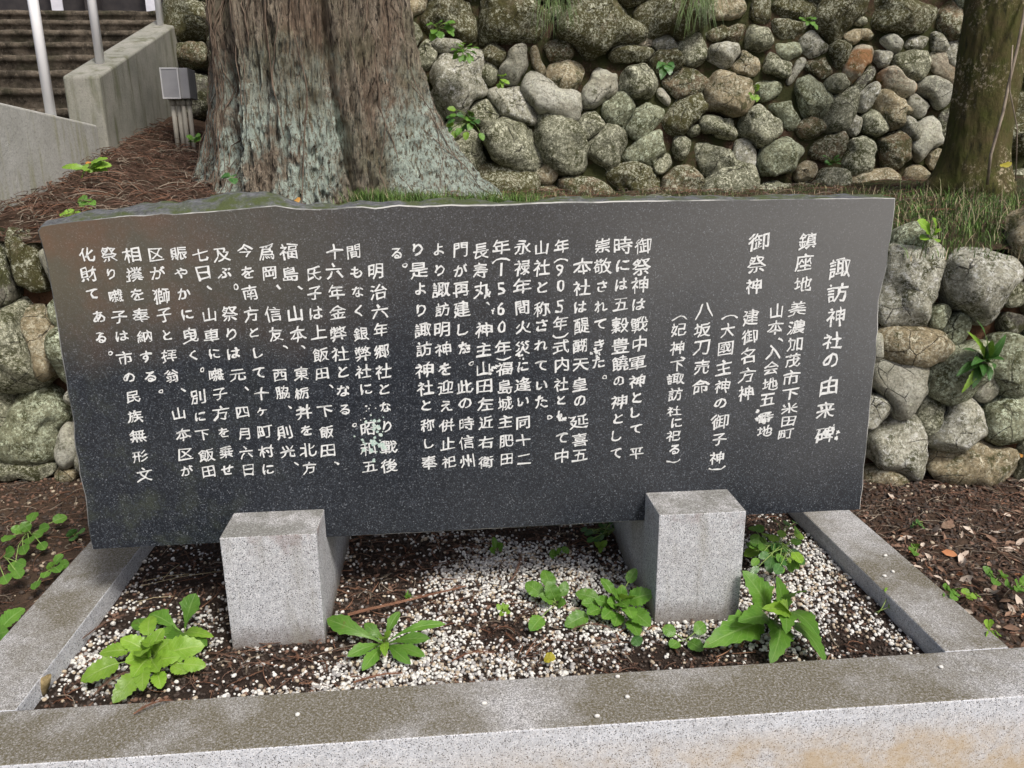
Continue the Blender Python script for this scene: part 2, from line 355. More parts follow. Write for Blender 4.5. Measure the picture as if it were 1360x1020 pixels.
def grr(X, Y): return GZ-.03+.05*(fbm(n3(X, Y, 5, 3), 4)-.5)+.04*np.clip(Y-.4, 0, 1)
sheet('right_soil', KO1+.002, 6, -.18, 1.55, grr, m_soil)
sheet('back_soil', KO0-.002, KO1+.002, 1.1, 1.7, lambda X, Y: GZ+0*X, m_soil, .1)
def bedz(X, Y): return GZ-.006+.014*(fbm(n3(X, Y, 6, 9), 4)-.5)*2
sheet('planting_bed_soil', KI0, KI1, .0, 1.1, bedz, m_bed)
# terrace
def tz(X, Y):
    t = np.clip((Y-low_y(X)-.09)/1.7, 0, 1.6)
    b = .845+.06*np.clip(t*8, 0, 1)+(.175-.085*np.clip((X-.9)/.6, 0, 1))*t+.015*np.sin(X*1.7)
    lf = np.clip((.35-X)/1.0, 0, 1); b = b+lf*(.07+.17*np.clip((Y-1.9)/1.6, 0, 1.4))
    b = b+.06*np.exp(-(((X-4.2)/1.2)**2))*np.clip((Y-1.5), 0, 1)*.6
    return b+.05*(fbm(n3(X, Y, 4, 5), 4)-.5)
nx, ny = 240, 90
X, Q = np.meshgrid(np.linspace(-1.0, 7, nx), np.linspace(0, 1, ny)); Y = low_y(X)+.10+Q*(4.6-low_y(X)-.1)
V = np.stack([X, Y, tz(X, Y)], -1).reshape(-1, 3)
link('terrace_soil', mesh('terrace', V, grid_faces(nx, ny), m_terr), kind='structure')

# --- kerb stones
def kerb(x0, x1, y0, y1, z0, label, mtop=m_gran_top):
    m = box_mesh('kerb', x0, x1, y0, y1, z0, 0, [m_gran_face, mtop], [0, 1, 0, 0, 0, 0])
    o = link('kerb_stone', m, label=label, cat='kerb stone', group='granite kerb stones round the bed'); bevel_obj(o, .004); return o
kerb(-1.6, 3.2, -.1784, 0, -.38, 'long pale granite kerb stone across the front, its face stained tan')
kerb(KO0, KI0, .0015, 1.1, -.3, 'grey granite kerb stone left of the gravel bed, running under the tablet')
kerb(KI1, KO1, .0015, 1.1, -.3, 'greenish stained granite kerb stone right of the gravel bed')
# --- supports
def support(x0, x1, yf, ztop, label):
    yb, ys = .885, .426; zs = .185
    pf = [(yf, -.3), (yf, ztop), (ys-.004, ztop), (ys-.004, zs), (ys+.17, zs), (ys+.17, .24), (yb, .24), (yb, -.3)]
    v = [(x0, *q) for q in pf]+[(x1, *q) for q in pf]; n = len(pf)
    f = [(i, i+n, (i+1) % n+n, (i+1) % n) for i in range(n)]; f = [tuple(reversed(q)) for q in f]
    f += [tuple(range(n)), tuple(range(2*n-1, n-1, -1))]
    m = mesh('support', v, f, [m_gran, m_gran_ptop], False, [1 if i == 1 else 0 for i in range(n)]+[0, 0])
    bm = bmesh.new(); bm.from_mesh(m); bmesh.ops.recalc_face_normals(bm, faces=bm.faces); bm.to_mesh(m); bm.free()
    o = link('support_block', m, label=label, cat='support block', group='granite blocks carrying the tablet'); bevel_obj(o, .003)
support(.517, .760, .271, .272, 'left granite block under the tablet, brown stain along its top edge')
support(1.660, 1.899, .272, .278, 'right granite block under the tablet, beside the large leafy weed')

# --- inscribed tablet
LEAN = math.tan(math.radians(-2.41)); SN = np.array([0, 1, -LEAN]); SC = .424-.186*LEAN
def on_slab(px, py): return at(px, py, SN, SC)
edge = [(50,307),(53,301),(64,298.5),(80,296),(100,293.5),(118,292),(133,290),(157,287.5),(170,286),(190,286),(213,283.5),(232,284.5),(250,283),(275,281),(300,279),(322,277),(345,274.5),(365,273),(392,277),(420,277.5),(445,277),(462,275),(480,274),(498,276),(530,272.5),(560,273.5),(600,272),(640,272),(665,271),(700,269.5),(740,268),(780,268),(820,267),(860,266.5),(900,266),(930,265.5),(1000,265),(1060,264),(1120,263.5),(1160,262.5),(1190,263),
 (1189,278),(1186,300),(1181,330),(1179,350),(1174,372),(1168,400),(1166,440),(1163,480),(1160,505),(1158.5,518),(1157,532),(1156,545),(1155,556),(1152,590),(1148,620),(1146,650),(1143,677),
 (1000,684),(900,689.5),(760,697),(600,705.5),(436,714),(300,721),(190,726.5),(122,730),
 (117,700),(113,660),(106,630),(99,590),(96,555),(90,520),(83,480),(77,440),(71,405),(66,378),(60,345),(55,325)]
E0 = np.array([on_slab(*p) for p in edge])
def dens(P, step=.018):
    out = []
    for i in range(len(P)):
        a, b = P[i], P[(i+1) % len(P)]; k = max(1, int(np.linalg.norm(b-a)/step))
        for j in range(k): out.append(a+(b-a)*j/k)
    return np.array(out)
E1 = dens(E0); c0 = E1.mean(0); n = len(E1)
jit = (fbm(E1*30+3, 3)-.5)*.006; dirc = (E1-c0); dirc /= np.linalg.norm(dirc, axis=1)[:, None]; E1 = E1+dirc*jit[:, None]
back = np.array([0, .17, 0]); 
rings = []
inn = E1-dirc*.0035                                       # polished face edge
rings.append(inn); rings.append(E1+np.array([0, .003, 0]))
istop = (E1[:, 2] > .98).astype(float)
for k, t in enumerate((.12, .35, .6, .85, 1.0)):
    ro = (fbm(E1*np.array([14, 1, 14])+k*5.3, 4)-.5)
    R_ = E1+back*t+dirc*(ro*.030*min(1, t*4)*(1+.5*istop)+.004)[:, None]
    lift = np.clip((1.02-E1[:, 0])/.25, 0, 1)*np.clip((E1[:, 0]-.02)/.2, 0, 1)*istop; R_ = R_+np.array([0, 0, 1])*(lift*min(1, t*2.5)*(.002+.042*np.clip(fbm(E1*np.array([6, 1, 1])+8, 3)*1.6-.45, 0, 1)))[:, None]
    if t > .5: R_ = R_-np.array([0, 0, 1])*(istop*.015*(t-.5)*np.where(fbm(E1*7, 2) > .5, 1.6, .2))[:, None]
    rings.append(R_)
V = np.concatenate(rings); nr_ = len(rings)
F = [tuple(q) for q in grid_faces(n, nr_, True)]; mi = [1]*n+[2]*(n*(nr_-2))
F += [tuple(range(n-1, -1, -1)), tuple(range((nr_-1)*n, nr_*n))]; mi += [0, 2]
O = np.array([1.2, .43, 0])
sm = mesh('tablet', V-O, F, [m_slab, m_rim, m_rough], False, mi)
bm = bmesh.new(); bm.from_mesh(sm); bmesh.ops.recalc_face_normals(bm, faces=bm.faces); bm.to_mesh(sm); bm.free()
# object space of the material uses x from the left end
O2 = np.array([0, .43, 0]); sm.transform(Matrix.Translation((O-O2).tolist()))
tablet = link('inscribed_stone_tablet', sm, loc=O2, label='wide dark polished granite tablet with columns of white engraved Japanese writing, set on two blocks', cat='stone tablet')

# lettering: glyph outlines -> thin mesh sunk-painted strokes
_g = {}
def glyph(ch, bold):
    key = (ch, bold)
    if key in _g: return _g[key]
    c = bpy.data.curves.new('glyph', 'FONT'); c.body = ch; c.size = 1; c.resolution_u = 2; c.offset = bold
    o = bpy.data.objects.new('glyph', c); COL.objects.link(o)
    dg = bpy.context.evaluated_depsgraph_get(); e = o.evaluated_get(dg); m = e.to_mesh()
    v = np.array([tuple(q.co)[:2] for q in m.vertices]); f = [tuple(p.vertices) for p in m.polygons]
    e.to_mesh_clear(); bpy.data.objects.remove(o); bpy.data.curves.remove(c)
    if not len(v): v = np.zeros((0, 2))
    _g[key] = (v, f); return _g[key]
A = (870, 290); B_ = (650, 290); C_ = (500, 290); D_ = (300, 290); E_ = (90, 290)
COLS = [
 (A, 1.28, '諏715,190 訪705,285 神700,380 社687,475 の680,550 由673,645 来660,740 碑655,835'),
 (A, 1.02, '鎮590,85 座575,170 地572,252 美550,348 濃545,420 加540,485 茂532,550 市525,615 下523,680 米518,735 田515,785 町505,835'),
 (A, 1.0, '山470,358 本465,420 、485,470 入457,515 会450,580 地445,640 五435,700 番425,770 地425,822'),
 (A, 1.02, '御400,90 祭393,178 神380,260 建370,380 御365,455 名358,530 方355,605 神350,675'),
 (A, .98, '︵288,380 大280,433 國272,500 主265,575 神260,650 の252,715 御250,785 子247,855 神240,925 ︶238,967'),
 (A, 1.0, '八190,355 坂183,430 刀180,500 売180,575 命175,650'),
 (A, .92, '︵95,385 妃90,430 神85,500 、108,540 下85,570 諏80,620 訪78,680 社73,745 に82,790 祀70,840 る75,895 ︶72,938'),
 (B_, .98, '御595,105 祭588,185 神583,258 は578,332 戰580,412 中580,485 軍572,560 神572,630 と570,692 し565,750 て567,815 平568,908'),
 (B_, .98, '時515,105 に515,182 は510,255 五508,330 穀505,412 豊508,490 饒505,562 の500,630 神500,710 と497,775 し493,840 て490,910'),
 (B_, .95, '崇437,105 敬438,185 さ435,262 れ430,340 て428,410 き425,490 た422,555 。447,615'),
 (B_, .98, '本362,185 社357,268 は352,342 醍357,415 醐352,492 天352,565 皇350,640 の350,705 延347,785 喜350,855 五350,915'),
 (B_, .92, '年280,105 ︵277,160 9272,200 0275,262 5272,340 年275,405 ︶275,455 式278,495 内280,565 社278,640 と278,703 し282,765 て280,850 中280,918'),
 (B_, .94, '山202,112 社202,190 と205,265 称203,350 さ203,412 れ200,490 て200,570 い202,645 た200,710 。230,770'),
 (B_, .96, '永130,110 禄128,190 年125,262 間127,345 火130,420 災128,500 に130,572 逢130,643 い130,708 同130,790 十130,858 二133,930'),
 (B_, .94, '年45,110 ︵45,160 145,195 545,272 645,350 048,422 年52,500 ︶55,540 福57,580 島60,650 城60,715 主62,785 肥65,860 田67,930'),
 (C_, .92, '長402,125 寿402,200 丸410,275 、432,330 神415,430 主415,505 山415,580 田418,650 左420,718 近423,790 右423,865 衛423,940'),
 (C_, .92, '門325,120 が325,200 再328,272 建328,352 し333,430 た340,500 。368,560 此342,650 の342,715 時348,795 信348,865 州350,940'),
 (C_, .92, 'よ240,120 り245,200 諏250,275 訪255,352 明255,430 神258,505 を265,583 迎268,655 え270,725 併272,800 止275,870 祀280,940'),
 (C_, .92, 'り160,120 是163,200 よ168,272 り172,355 諏180,430 訪183,505 神185,585 社190,655 と193,722 称198,800 し203,870 奉203,945'),
 (C_, .92, 'る78,135 。110,182'),
 (D_, .9, '明580,205 治590,282 六595,357 年600,432 郷605,515 社610,590 と615,660 な618,730 り625,805 戰630,885 後633,955'),
 (D_, .9, '間495,128 も505,208 な510,282 く515,357 銀523,445 弊530,520 社533,592 に543,660 昭550,815 和550,890 五558,960'),
 (D_, .9, '十420,125 六420,205 年427,285 金433,362 弊435,445 社443,525 と455,592 な455,665 る460,740 。498,800'),
 (D_, .9, '氏340,212 子345,290 は348,365 上360,437 飯367,527 田373,600 、408,650 下385,745 飯390,825 田395,897 、428,945'),
 (D_, .88, '福243,125 島248,215 、288,270 山268,370 本277,447 、300,497 東292,600 栃293,675 井303,750 を312,820 北318,895 方322,965'),
 (D_, .88, '爲158,130 岡168,210 、205,265 信183,370 友193,447 、230,500 西210,605 脇220,672 、248,730 則227,827 光240,900 、273,950'),
 (D_, .88, '今75,125 を85,210 南93,288 方98,370 と110,440 し125,520 て128,597 十138,678 ヶ140,748 町150,825 村157,900 に165,970'),
 (E_, .85, '及597,140 ぶ607,210 。652,263 祭627,370 り635,447 は643,522 元658,605 、692,660 四677,750 月682,832 六690,905 日700,972'),
 (E_, .85, '七515,140 日525,212 、550,270 山548,372 車557,452 に568,522 囃575,605 子588,680 方593,752 を603,828 乗613,905 せ618,972'),
 (E_, .85, '賑430,135 や440,212 か450,290 に463,372 曳475,452 く485,530 。520,587 別503,690 に513,765 下523,838 飯538,915 田545,978'),
 (E_, .85, '区343,140 が350,210 獅363,300 子375,375 と385,452 拝393,530 翁403,610 、447,665 山430,755 本447,835 区457,910 が463,975'),
 (E_, .85, '相247,140 撲257,215 を270,295 奉283,375 納297,455 す305,535 る320,612 。362,668'),
 (E_, .83, '祭160,140 り170,215 囃187,300 子200,380 は210,455 市222,540 の237,615 民253,690 族260,765 無272,840 形280,920 文297,990'),
 (E_, .83, '化75,140 財82,215 て95,292 あ120,380 る128,460 。165,522'),
]
SU = np.array([0, LEAN, 1.]); SU /= np.linalg.norm(SU)
KANA = set('のにはとしてされきたいよりがをえるなもくおぶやかすあヶせ')
for (ox, oy), size, txt in COLS:
    VV = []; FF = []; base = 0
    toks = txt.split(); ysv = [float(t_[1:].split(',')[1]) for t_ in toks]
    for ti, tok in enumerate(toks):
        ch = tok[0]; x, y = tok[1:].split(','); x = float(x); y = float(y)
        P = on_slab(ox+x*.3431, oy+y*.3431)
        em = .0488*size*rnd.uniform(.90, 1.06)
        if ch in '御神祭諏濃' : em *= 1.03
        if ch in KANA: em *= .86
        if ch in '0159' or ch == '6': em *= 1.05
        v, f = glyph(ch, 0)
        if not len(v): continue
        v = v.copy(); c = (v.min(0)+v.max(0))/2; v = v-c
        q = np.stack([v[:, 0]*4.3+x, v[:, 1]*4.3+y, v[:, 0]*0+len(VV)], -1)       # hand-cut wobble
        v[:, 0] += (vnoise(q)-.5)*.12; v[:, 1] += (vnoise(q+9.1)-.5)*.12
        q2 = q*3; v[:, 0] += (vnoise(q2)-.5)*.040; v[:, 1] += (vnoise(q2+5)-.5)*.040
        v[:, 1] += v[:, 0]*.13-.10*np.abs(v[:, 0])**1.5+rnd.uniform(-.02, .02); v[:, 0] += v[:, 1]*rnd.uniform(-.05, .05)
        v[:, 0] *= rnd.uniform(.90, 1.0); v *= em/.95
        gap_ = min([abs(ysv[j]-ysv[ti]) for j in (ti-1, ti+1) if 0 <= j < len(ysv) and toks[j][0] not in '、。︵︶'] or [80])*.3431*.0021
        hv = v[:, 1].max()-v[:, 1].min(); v[:, 1] *= min(.88, .90*gap_/max(hv, 1e-4)) if ch not in '、。︵︶一二' else .88
        kn = ch in KANA; wb = .022 if kn else .012
        for k, (dx, dy) in enumerate([(0, 0), (-wb, -wb*.75), (wb, wb*.75), (wb*.4, -wb*.9), (-wb*.3, wb*.8)]):   # broad-nib strokes
            g_ = .15+1.7*vnoise(q*.9+k*.35); vv = v+np.stack([g_*dx, g_*dy], -1)*em/.95
            W = P+vv[:, :1]*np.array([1, 0, 0])+vv[:, 1:]*SU-np.array([0, .0010+.00012*k, 0])-O2
            VV.append(W); FF += [tuple(i+base for i in t) for t in f]; base += len(W)
    V = np.concatenate(VV); m = mesh('inscription', V, FF, m_let, False)
    link('engraved_text_column', m, tablet, kind='stuff')
def blot(px, py, r, mat, name, nb=1, sd=0, sz=1.):
    g = np.random.default_rng(int(px*7+py)); VV = []; FF = []; b = 0
    for k in range(nb):
        dx, dy = (g.normal(0, r*.5, 2) if nb > 1 else (0, 0)); rr = r if nb == 1 else sz*r*g.uniform(.12, .4)
        P = on_slab(px+dx, py+dy); N = 16; rad = rr*.0021*g.uniform(.55, 1.25, N)
        W = [P-np.array([0, .0017+.00005*k, 0])-O2]
        for i in range(N): a = 2*math.pi*i/N; W.append(W[0]+rad[i]*(math.cos(a)*np.array([1, 0, 0])+math.sin(a)*SU))
        VV += W; FF += [(b, b+1+i, b+1+(i+1) % N) for i in range(N)]; b += N+1
    link(name, mesh(name, VV, FF, mat, False), tablet, kind='stuff' if nb > 1 else None)
for px, py, r in [(1103,574,8),(1012,556,8),(793,468,6),(746,553,7),(617,462,6),(647,392,5),(692,472,5),(656,489,5),(168,501,2.5),(401,543,4),(655,412,3)]: blot(px, py, r*1.2, m_let, 'paint_blot', 8)
blot(497, 585, 24, m_letgreen, 'green_repair_patch', 24, 0, .36); blot(500, 566, 14, m_letgreen, 'green_repair_patch', 10, 0, .5)
blot(484, 548, 18, m_let, 'paint_blot', 9, 0, .22)

# ================================================================== dry stone walls
def dry_wall(name, p0, udir, vdir, seeds, region, fill, label, cat='stone wall', parent_loc=(0, 0, 0), seed=1, bulge=1., gap=.003, fillsize=(.10, .17)):
    """seeds: (u,v,a,b,ang,kind) half-axes in metres in the wall plane; cells are grown between neighbours"""
    g = np.random.default_rng(seed); udir = np.array(udir, float); vdir = np.array(vdir, float); vdir /= np.linalg.norm(vdir)
    nrm = np.cross(udir, vdir); nrm /= np.linalg.norm(nrm)          # towards the viewer (-y)
    T = [list(s) for s in seeds]
    def dist(U, V_, T):
        A_ = np.array([t[:5] for t in T]); du = U[..., None]-A_[:, 0]; dv = V_[..., None]-A_[:, 1]
        ca, sa = np.cos(A_[:, 4]), np.sin(A_[:, 4]); return np.hypot((du*ca+dv*sa)/A_[:, 2], (-du*sa+dv*ca)/A_[:, 3])
    u0, u1, v0, v1 = region; tries = 0
    while tries < 2600 and len(T) < 285:
        tries += 1; U = g.uniform(u0, u1); W = g.uniform(v0, v1)
        sz = g.uniform(*fillsize) if tries < 1500 else g.uniform(.045, .075)
        if T:
            d = dist(np.array([U]), np.array([W]), T)[0]; A_ = np.array([t[:4] for t in T]); mean = np.sqrt(A_[:, 2]*A_[:, 3])
            if np.any((d-1)*mean < sz*.80): continue
        T.append([U, W, sz*g.uniform(.95, 1.3), sz*g.uniform(.75, 1.), g.uniform(-1, 1), fill[int(g.integers(len(fill)))]])
    root = empty(name, parent_loc, label, cat); NT = 44; prof = np.linspace(0, 1, 9); PL = np.array(parent_loc, float)
    for i, (cu, cv, a, b, an, kd) in enumerate(T):
        th = np.linspace(0, 2*np.pi, NT, endpoint=False); r = np.zeros(NT)
        rr = np.linspace(.05, 1.36, 54)
        ea = 1/np.sqrt((np.cos(th-an)/a)**2+(np.sin(th-an)/b)**2)
        UU = cu+np.cos(th)[:, None]*ea[:, None]*rr; WW = cv+np.sin(th)[:, None]*ea[:, None]*rr
        D = dist(UU, WW, T); own = D[..., i].copy(); D[..., i] = 9; near = D.min(-1)
        hit = near < own; k = np.where(hit.any(1), hit.argmax(1), 53)
        r = ea*rr[k]-gap
        lim = ea*1.34*(1+.16*(fbm(np.stack([np.cos(th)*1.3+i*7, np.sin(th)*1.3, th*0], -1), 2)-.5)*2)
        r = np.minimum(r, lim); r = np.maximum(r, .015)
        for _ in range(2): r = .25*np.roll(r, 1)+.5*r+.25*np.roll(r, -1)
        dp = bulge*(.62*min(a, b)+.22*max(a, b)+g.uniform(-.025, .03)); VV = []
        e1, e2 = g.uniform(.5, .95), g.uniform(.6, 1.1); tilt = g.normal(0, .16, 2)
        for t in prof:
            s_ = math.sin(t*math.pi/2)**e1; c_ = math.cos(t*math.pi/2)**e2 if t < 1 else 0
            VV.append(np.stack([r*s_*np.cos(th), r*s_*np.sin(th), dp*c_+(r*s_*np.cos(th)*tilt[0]+r*s_*np.sin(th)*tilt[1])*(1 if t < 1 else .3)], -1))
        VV.append(np.stack([r*.93*np.cos(th), r*.93*np.sin(th), th*0-.10], -1))
        L = np.concatenate(VV); q = L*7+i*3.7
        nn = (fbm(q, 4)-.5); rad = L/np.maximum(np.linalg.norm(L+[0, 0, .03], axis=1), 1e-4)[:, None]
        cut = (vnoise(q*.55)-.5)
        for _k in range(int(g.integers(2, 5))):        # broken flats
            nv = g.normal(0, 1, 3); nv[2] = abs(nv[2])+.25; nv /= np.linalg.norm(nv); hgt_ = (L@nv).max()*g.uniform(.70, .90)
            ex = np.clip(L@nv-hgt_, 0, 9); L = L-ex[:, None]*nv*.85
        L = L+rad*(nn*.10+cut*.065)[:, None]*min(1.4, max(a, b)/.12); L[-NT:, 2] = -.10
        P = L[:, :1]*udir+L[:, 1:2]*vdir+L[:, 2:]*nrm
        F = grid_faces(NT, len(prof)+1, True); m = mesh('stone', P, F, ROCKS[kd])
        link('stone', m, root, np.array(p0)+udir*cu+vdir*cv-PL)
    return root
def seeds_from(lst, off, sc, plane, p0, udir, vdir):
    vdir = np.array(vdir, float); vdir /= np.linalg.norm(vdir); nrm = np.cross(udir, vdir); c = nrm@np.array(p0); out = []
    def uv(px, py): P = at(px, py, nrm, c)-np.array(p0); return P@np.array(udir), P@vdir
    for s in lst:
        cx, cy, w_, h_ = s[:4]; ang = s[4]; kd = s[5]; px, py = off[0]+cx*sc, off[1]+cy*sc
        u, v = uv(px, py); u2, _ = uv(px+10, py); _, v2 = uv(px, py-10); mu = (u2-u)/10; mv = (v2-v)/10
        if ang: L = max(w_, h_)*.53; Sx = min(w_, h_)*.53; out.append((u, v, L*sc*mu, Sx*sc*mv, math.radians(-ang), kd))
        else: out.append((u, v, w_*.5*sc*mu, h_*.5*sc*mv, 0, kd))
    return out
XW_ = -.70
up0 = (0, 3.12, 1.0); upu = (1, 0, 0); upv = (0, .14, 1)
U1 = [(150,80,260,200,0,'m'),(440,90,310,240,0,'m'),(830,120,330,300,0,'m'),(1160,80,330,180,0,'m'),(155,205,120,70,0,'w'),(50,250,90,130,0,'l'),(195,370,260,250,0,'w'),(330,330,80,90,0,'l'),
 (375,255,110,100,0,'m'),(455,305,190,130,-65,'p'),(650,240,140,100,0,'b'),(562,290,140,55,70,'t'),(680,345,160,150,0,'t'),(620,450,280,165,35,'p'),(450,480,230,120,35,'w'),(325,515,150,110,0,'l'),(835,390,200,140,-60,'p'),
 (1005,385,170,180,0,'l'),(905,495,170,130,50,'g'),(1050,530,180,130,-50,'g'),(1125,440,95,60,50,'p'),(975,250,200,90,0,'m'),(1030,185,90,60,0,'o'),(1140,195,100,90,0,'w'),(1255,235,110,160,0,'l'),(1130,290,150,120,0,'m'),
 (1225,380,190,150,0,'b'),(445,645,270,240,0,'l'),(650,630,240,170,50,'l'),(785,575,140,110,-40,'l'),(870,660,190,190,0,'l'),(1040,690,260,100,-30,'g'),(1200,665,90,120,0,'l'),(1240,510,210,110,-45,'m'),(250,690,160,150,0,'l'),(1260,590,70,60,0,'l')]
U2 = [(190,35,140,100,0,'t'),(320,50,90,110,0,'m'),(190,130,200,90,0,'b'),(180,210,120,95,0,'w'),(310,155,110,110,0,'l'),(430,120,140,90,0,'m'),(460,45,180,90,0,'m'),(630,60,210,150,-45,'m'),(870,70,310,180,0,'m'),(1055,80,110,150,0,'b'),
 (435,200,130,75,0,'g'),(535,180,110,90,0,'w'),(715,135,150,70,0,'t'),(710,90,80,45,0,'l'),(835,175,80,65,40,'p'),(945,165,110,70,0,'w'),(1020,170,60,90,0,'w'),(1080,230,60,90,0,'w'),(265,255,120,110,0,'t'),(390,255,130,100,30,'l'),
 (465,275,125,34,-58,'p'),(565,265,110,110,0,'b'),(640,215,90,130,0,'m'),(705,250,150,90,-60,'o'),(797,225,80,110,0,'w'),(905,260,140,130,0,'l'),(1030,275,150,85,60,'o'),(855,335,135,125,20,'o'),(1000,365,140,130,0,'p'),(945,415,110,70,20,'p'),
 (370,355,130,110,0,'g'),(525,395,190,130,60,'g'),(620,335,90,80,0,'l'),(730,310,110,60,-50,'d'),(735,395,140,60,-60,'w'),(190,370,190,170,0,'t'),(840,430,170,120,45,'t'),(895,490,110,50,60,'w'),(975,540,150,90,-60,'p'),(640,430,150,90,-60,'l'),
 (430,440,170,90,25,'g'),(165,490,160,120,0,'l'),(325,490,190,150,0,'l'),(690,490,60,100,0,'w'),(765,490,100,90,0,'l'),(520,500,100,80,0,'b'),(140,610,190,150,0,'l'),(260,600,80,120,0,'w'),(410,600,170,170,0,'g'),(600,580,150,110,0,'b'),
 (725,600,150,150,0,'l'),(840,590,130,150,0,'b'),(1060,480,60,150,0,'d'),(1000,620,80,100,0,'t')]
US = seeds_from(U1, (550, 0), .2941, None, up0, upu, upv)+seeds_from(U2, (900, 0), .3382, None, up0, upu, upv)
dry_wall('upper_stone_wall', up0, upu, upv, US, (.25, 5.4, -.09, 1.28), 'llmmbtg', 'high mossy wall of rounded field stones behind the tree and tablet', seed=4)
rb0 = (0, 4.5, 1.1); RB = seeds_from([(268,30,90,60,0,'m'),(262,75,60,45,0,'b'),(268,130,50,85,0,'d'),(300,70,50,60,0,'m'),(290,180,50,40,0,'d'),(320,130,50,60,0,'l'),(285,-5,60,40,0,'m')], (0, 0), 1, None, rb0, upu, upv)
dry_wall('boulder_wall', rb0, upu, upv, RB, (-.60, .6, 0, 1.6), 'mbd', 'large dark mossy boulders between the concrete parapet and the cedar', seed=6, fillsize=(.14, .2))
# soil bank behind and above the upper stones
def bank(name, x0, x1, prof, mat, rough=.03, kind=None):
    nx = int((x1-x0)/.06); P = []
    pr = dens(np.array([(0, *q) for q in prof])[:, [0, 1, 2]], .06) if False else np.array([(0, *q) for q in prof], float)
    pts = []
    for i in range(len(pr)-1):
        k = max(1, int(np.linalg.norm(pr[i+1]-pr[i])/.06))
        for j in range(k): pts.append(pr[i]+(pr[i+1]-pr[i])*j/k)
    pts.append(pr[-1]); pts = np.array(pts); ny = len(pts)
    xs = np.linspace(x0, x1, nx); G = np.zeros((ny, nx, 3)); G[..., 0] = xs; G[..., 1] = pts[:, 1][:, None]; G[..., 2] = pts[:, 2][:, None]
    G[..., 1] += (fbm(G*5, 4)-.5)*rough*2; G[..., 2] += (fbm(G*5+9, 4)-.5)*rough
    return link(name, mesh(name, G.reshape(-1, 3), grid_faces(nx, ny), mat), kind='structure')
bank('boulder_earth_bank', XW_+.004, .9, [(4.57, .9), (4.8, 2.9), (6, 3.3), (9, 3.4)], m_soil)
bank('upper_earth_bank', .3, 7, [(3.12, .9), (3.30, 2.28), (3.6, 2.40), (9, 3.2)], m_terr)
lo0 = (-.7, 1.53, -.08); lu = np.array([1, -.1, 0]); lu /= np.linalg.norm(lu); lv = (0, .13, 1)
LR = [(280,285,200,240,0,'w'),(480,262,210,200,20,'w'),(595,290,80,90,0,'l'),(275,455,190,120,0,'t'),(355,360,90,90,0,'g'),(410,395,90,110,0,'g'),(235,590,200,140,55,'p'),(410,530,210,110,-30,'g'),(590,520,150,190,0,'g'),(155,660,120,90,-60,'w'),
 (225,785,200,180,0,'w'),(335,680,90,140,0,'l'),(415,715,180,120,-45,'w'),(500,590,70,90,0,'p'),(560,690,160,170,0,'g'),(455,820,250,140,5,'t'),(185,870,130,80,0,'t'),(595,385,60,80,0,'d'),(150,470,60,80,0,'p')]
LL = [(10,180,100,240,0,'d'),(90,160,190,120,65,'m'),(30,440,250,280,0,'l'),(158,430,220,100,68,'t'),(120,700,230,150,-60,'g'),(20,650,60,140,0,'l'),(222,750,60,130,0,'p'),(80,835,170,60,0,'l'),(210,850,60,50,0,'t')]
lseeds = seeds_from(LR, (1100, 250), .4214, None, lo0, tuple(lu), lv)+seeds_from(LL, (0, 280), .4115, None, lo0, tuple(lu), lv)
dry_wall('low_stone_wall', lo0, tuple(lu), lv, lseeds, (-.75, 5.2, .02, .97), 'wgtlp', 'low wall of pale lichened field stones behind the tablet, holding up the terrace', seed=9)
nx = 120; xs = np.linspace(-1.6, 7, nx); zz = np.linspace(-.15, .86, 22); G = np.zeros((22, nx, 3)); G[..., 0] = xs; G[..., 2] = zz[:, None]
G[..., 1] = low_y(xs)[None]+.07+.13*zz[:, None]; G[..., 1] += (fbm(G*8, 4)-.5)*.05; G[-1, :, 1] += .1
link('terrace_face_soil', mesh('face', G.reshape(-1, 3), grid_faces(nx, 22), m_red), kind='structure')

# ================================================================== stairs and concrete walls (left)
XW = -.70; TH = .19
pA = at_x(0, 135, XW); pB = at_x(131, 166, XW)
def prism(name, side, x0, x1, mat):       # side polygon in (y,z)
    v = [(x0, *q) for q in side]+[(x1, *q) for q in side]; n = len(side)
    f = [(i, (i+1) % n, (i+1) % n+n, i+n) for i in range(n)]+[tuple(range(n-1, -1, -1)), tuple(range(n, 2*n))]
    m = mesh(name, v, f, mat, False); bm = bmesh.new(); bm.from_mesh(m); bmesh.ops.recalc_face_normals(bm, faces=bm.faces); bm.to_mesh(m); bm.free(); return m
sl0 = (pB[2]-pA[2])/(pB[1]-pA[1]); y_near = 1.0
o = link('concrete_wall', prism('wall', [(y_near, -.1), (y_near, pA[2]-sl0*(pA[1]-y_near)), (pB[1]-.002, pB[2]), (pB[1]-.002, -.1)], XW-TH, XW-.006, m_conc_pale), label='low pale concrete wall at the far left, flat top, foot of the stairs', cat='concrete wall'); bevel_obj(o, .012, 3)
q0 = at_x(131, 101, XW); q1 = at_x(240, 28, XW); q2 = at_x(300, -6, XW)
stp = (q1[2]-q0[2])/(q1[1]-q0[1]); yend = 7.2
o = link('stair_parapet', prism('parapet', [(q0[1], .6), (q0[1], q0[2]), (q1[1], q1[2]), (yend, q1[2]+stp*(yend-q1[1])), (yend, .6)], XW-TH, XW, m_conc), label='sloping grey concrete parapet beside the stone stairs with moss stains', cat='parapet'); bevel_obj(o, .014, 3)
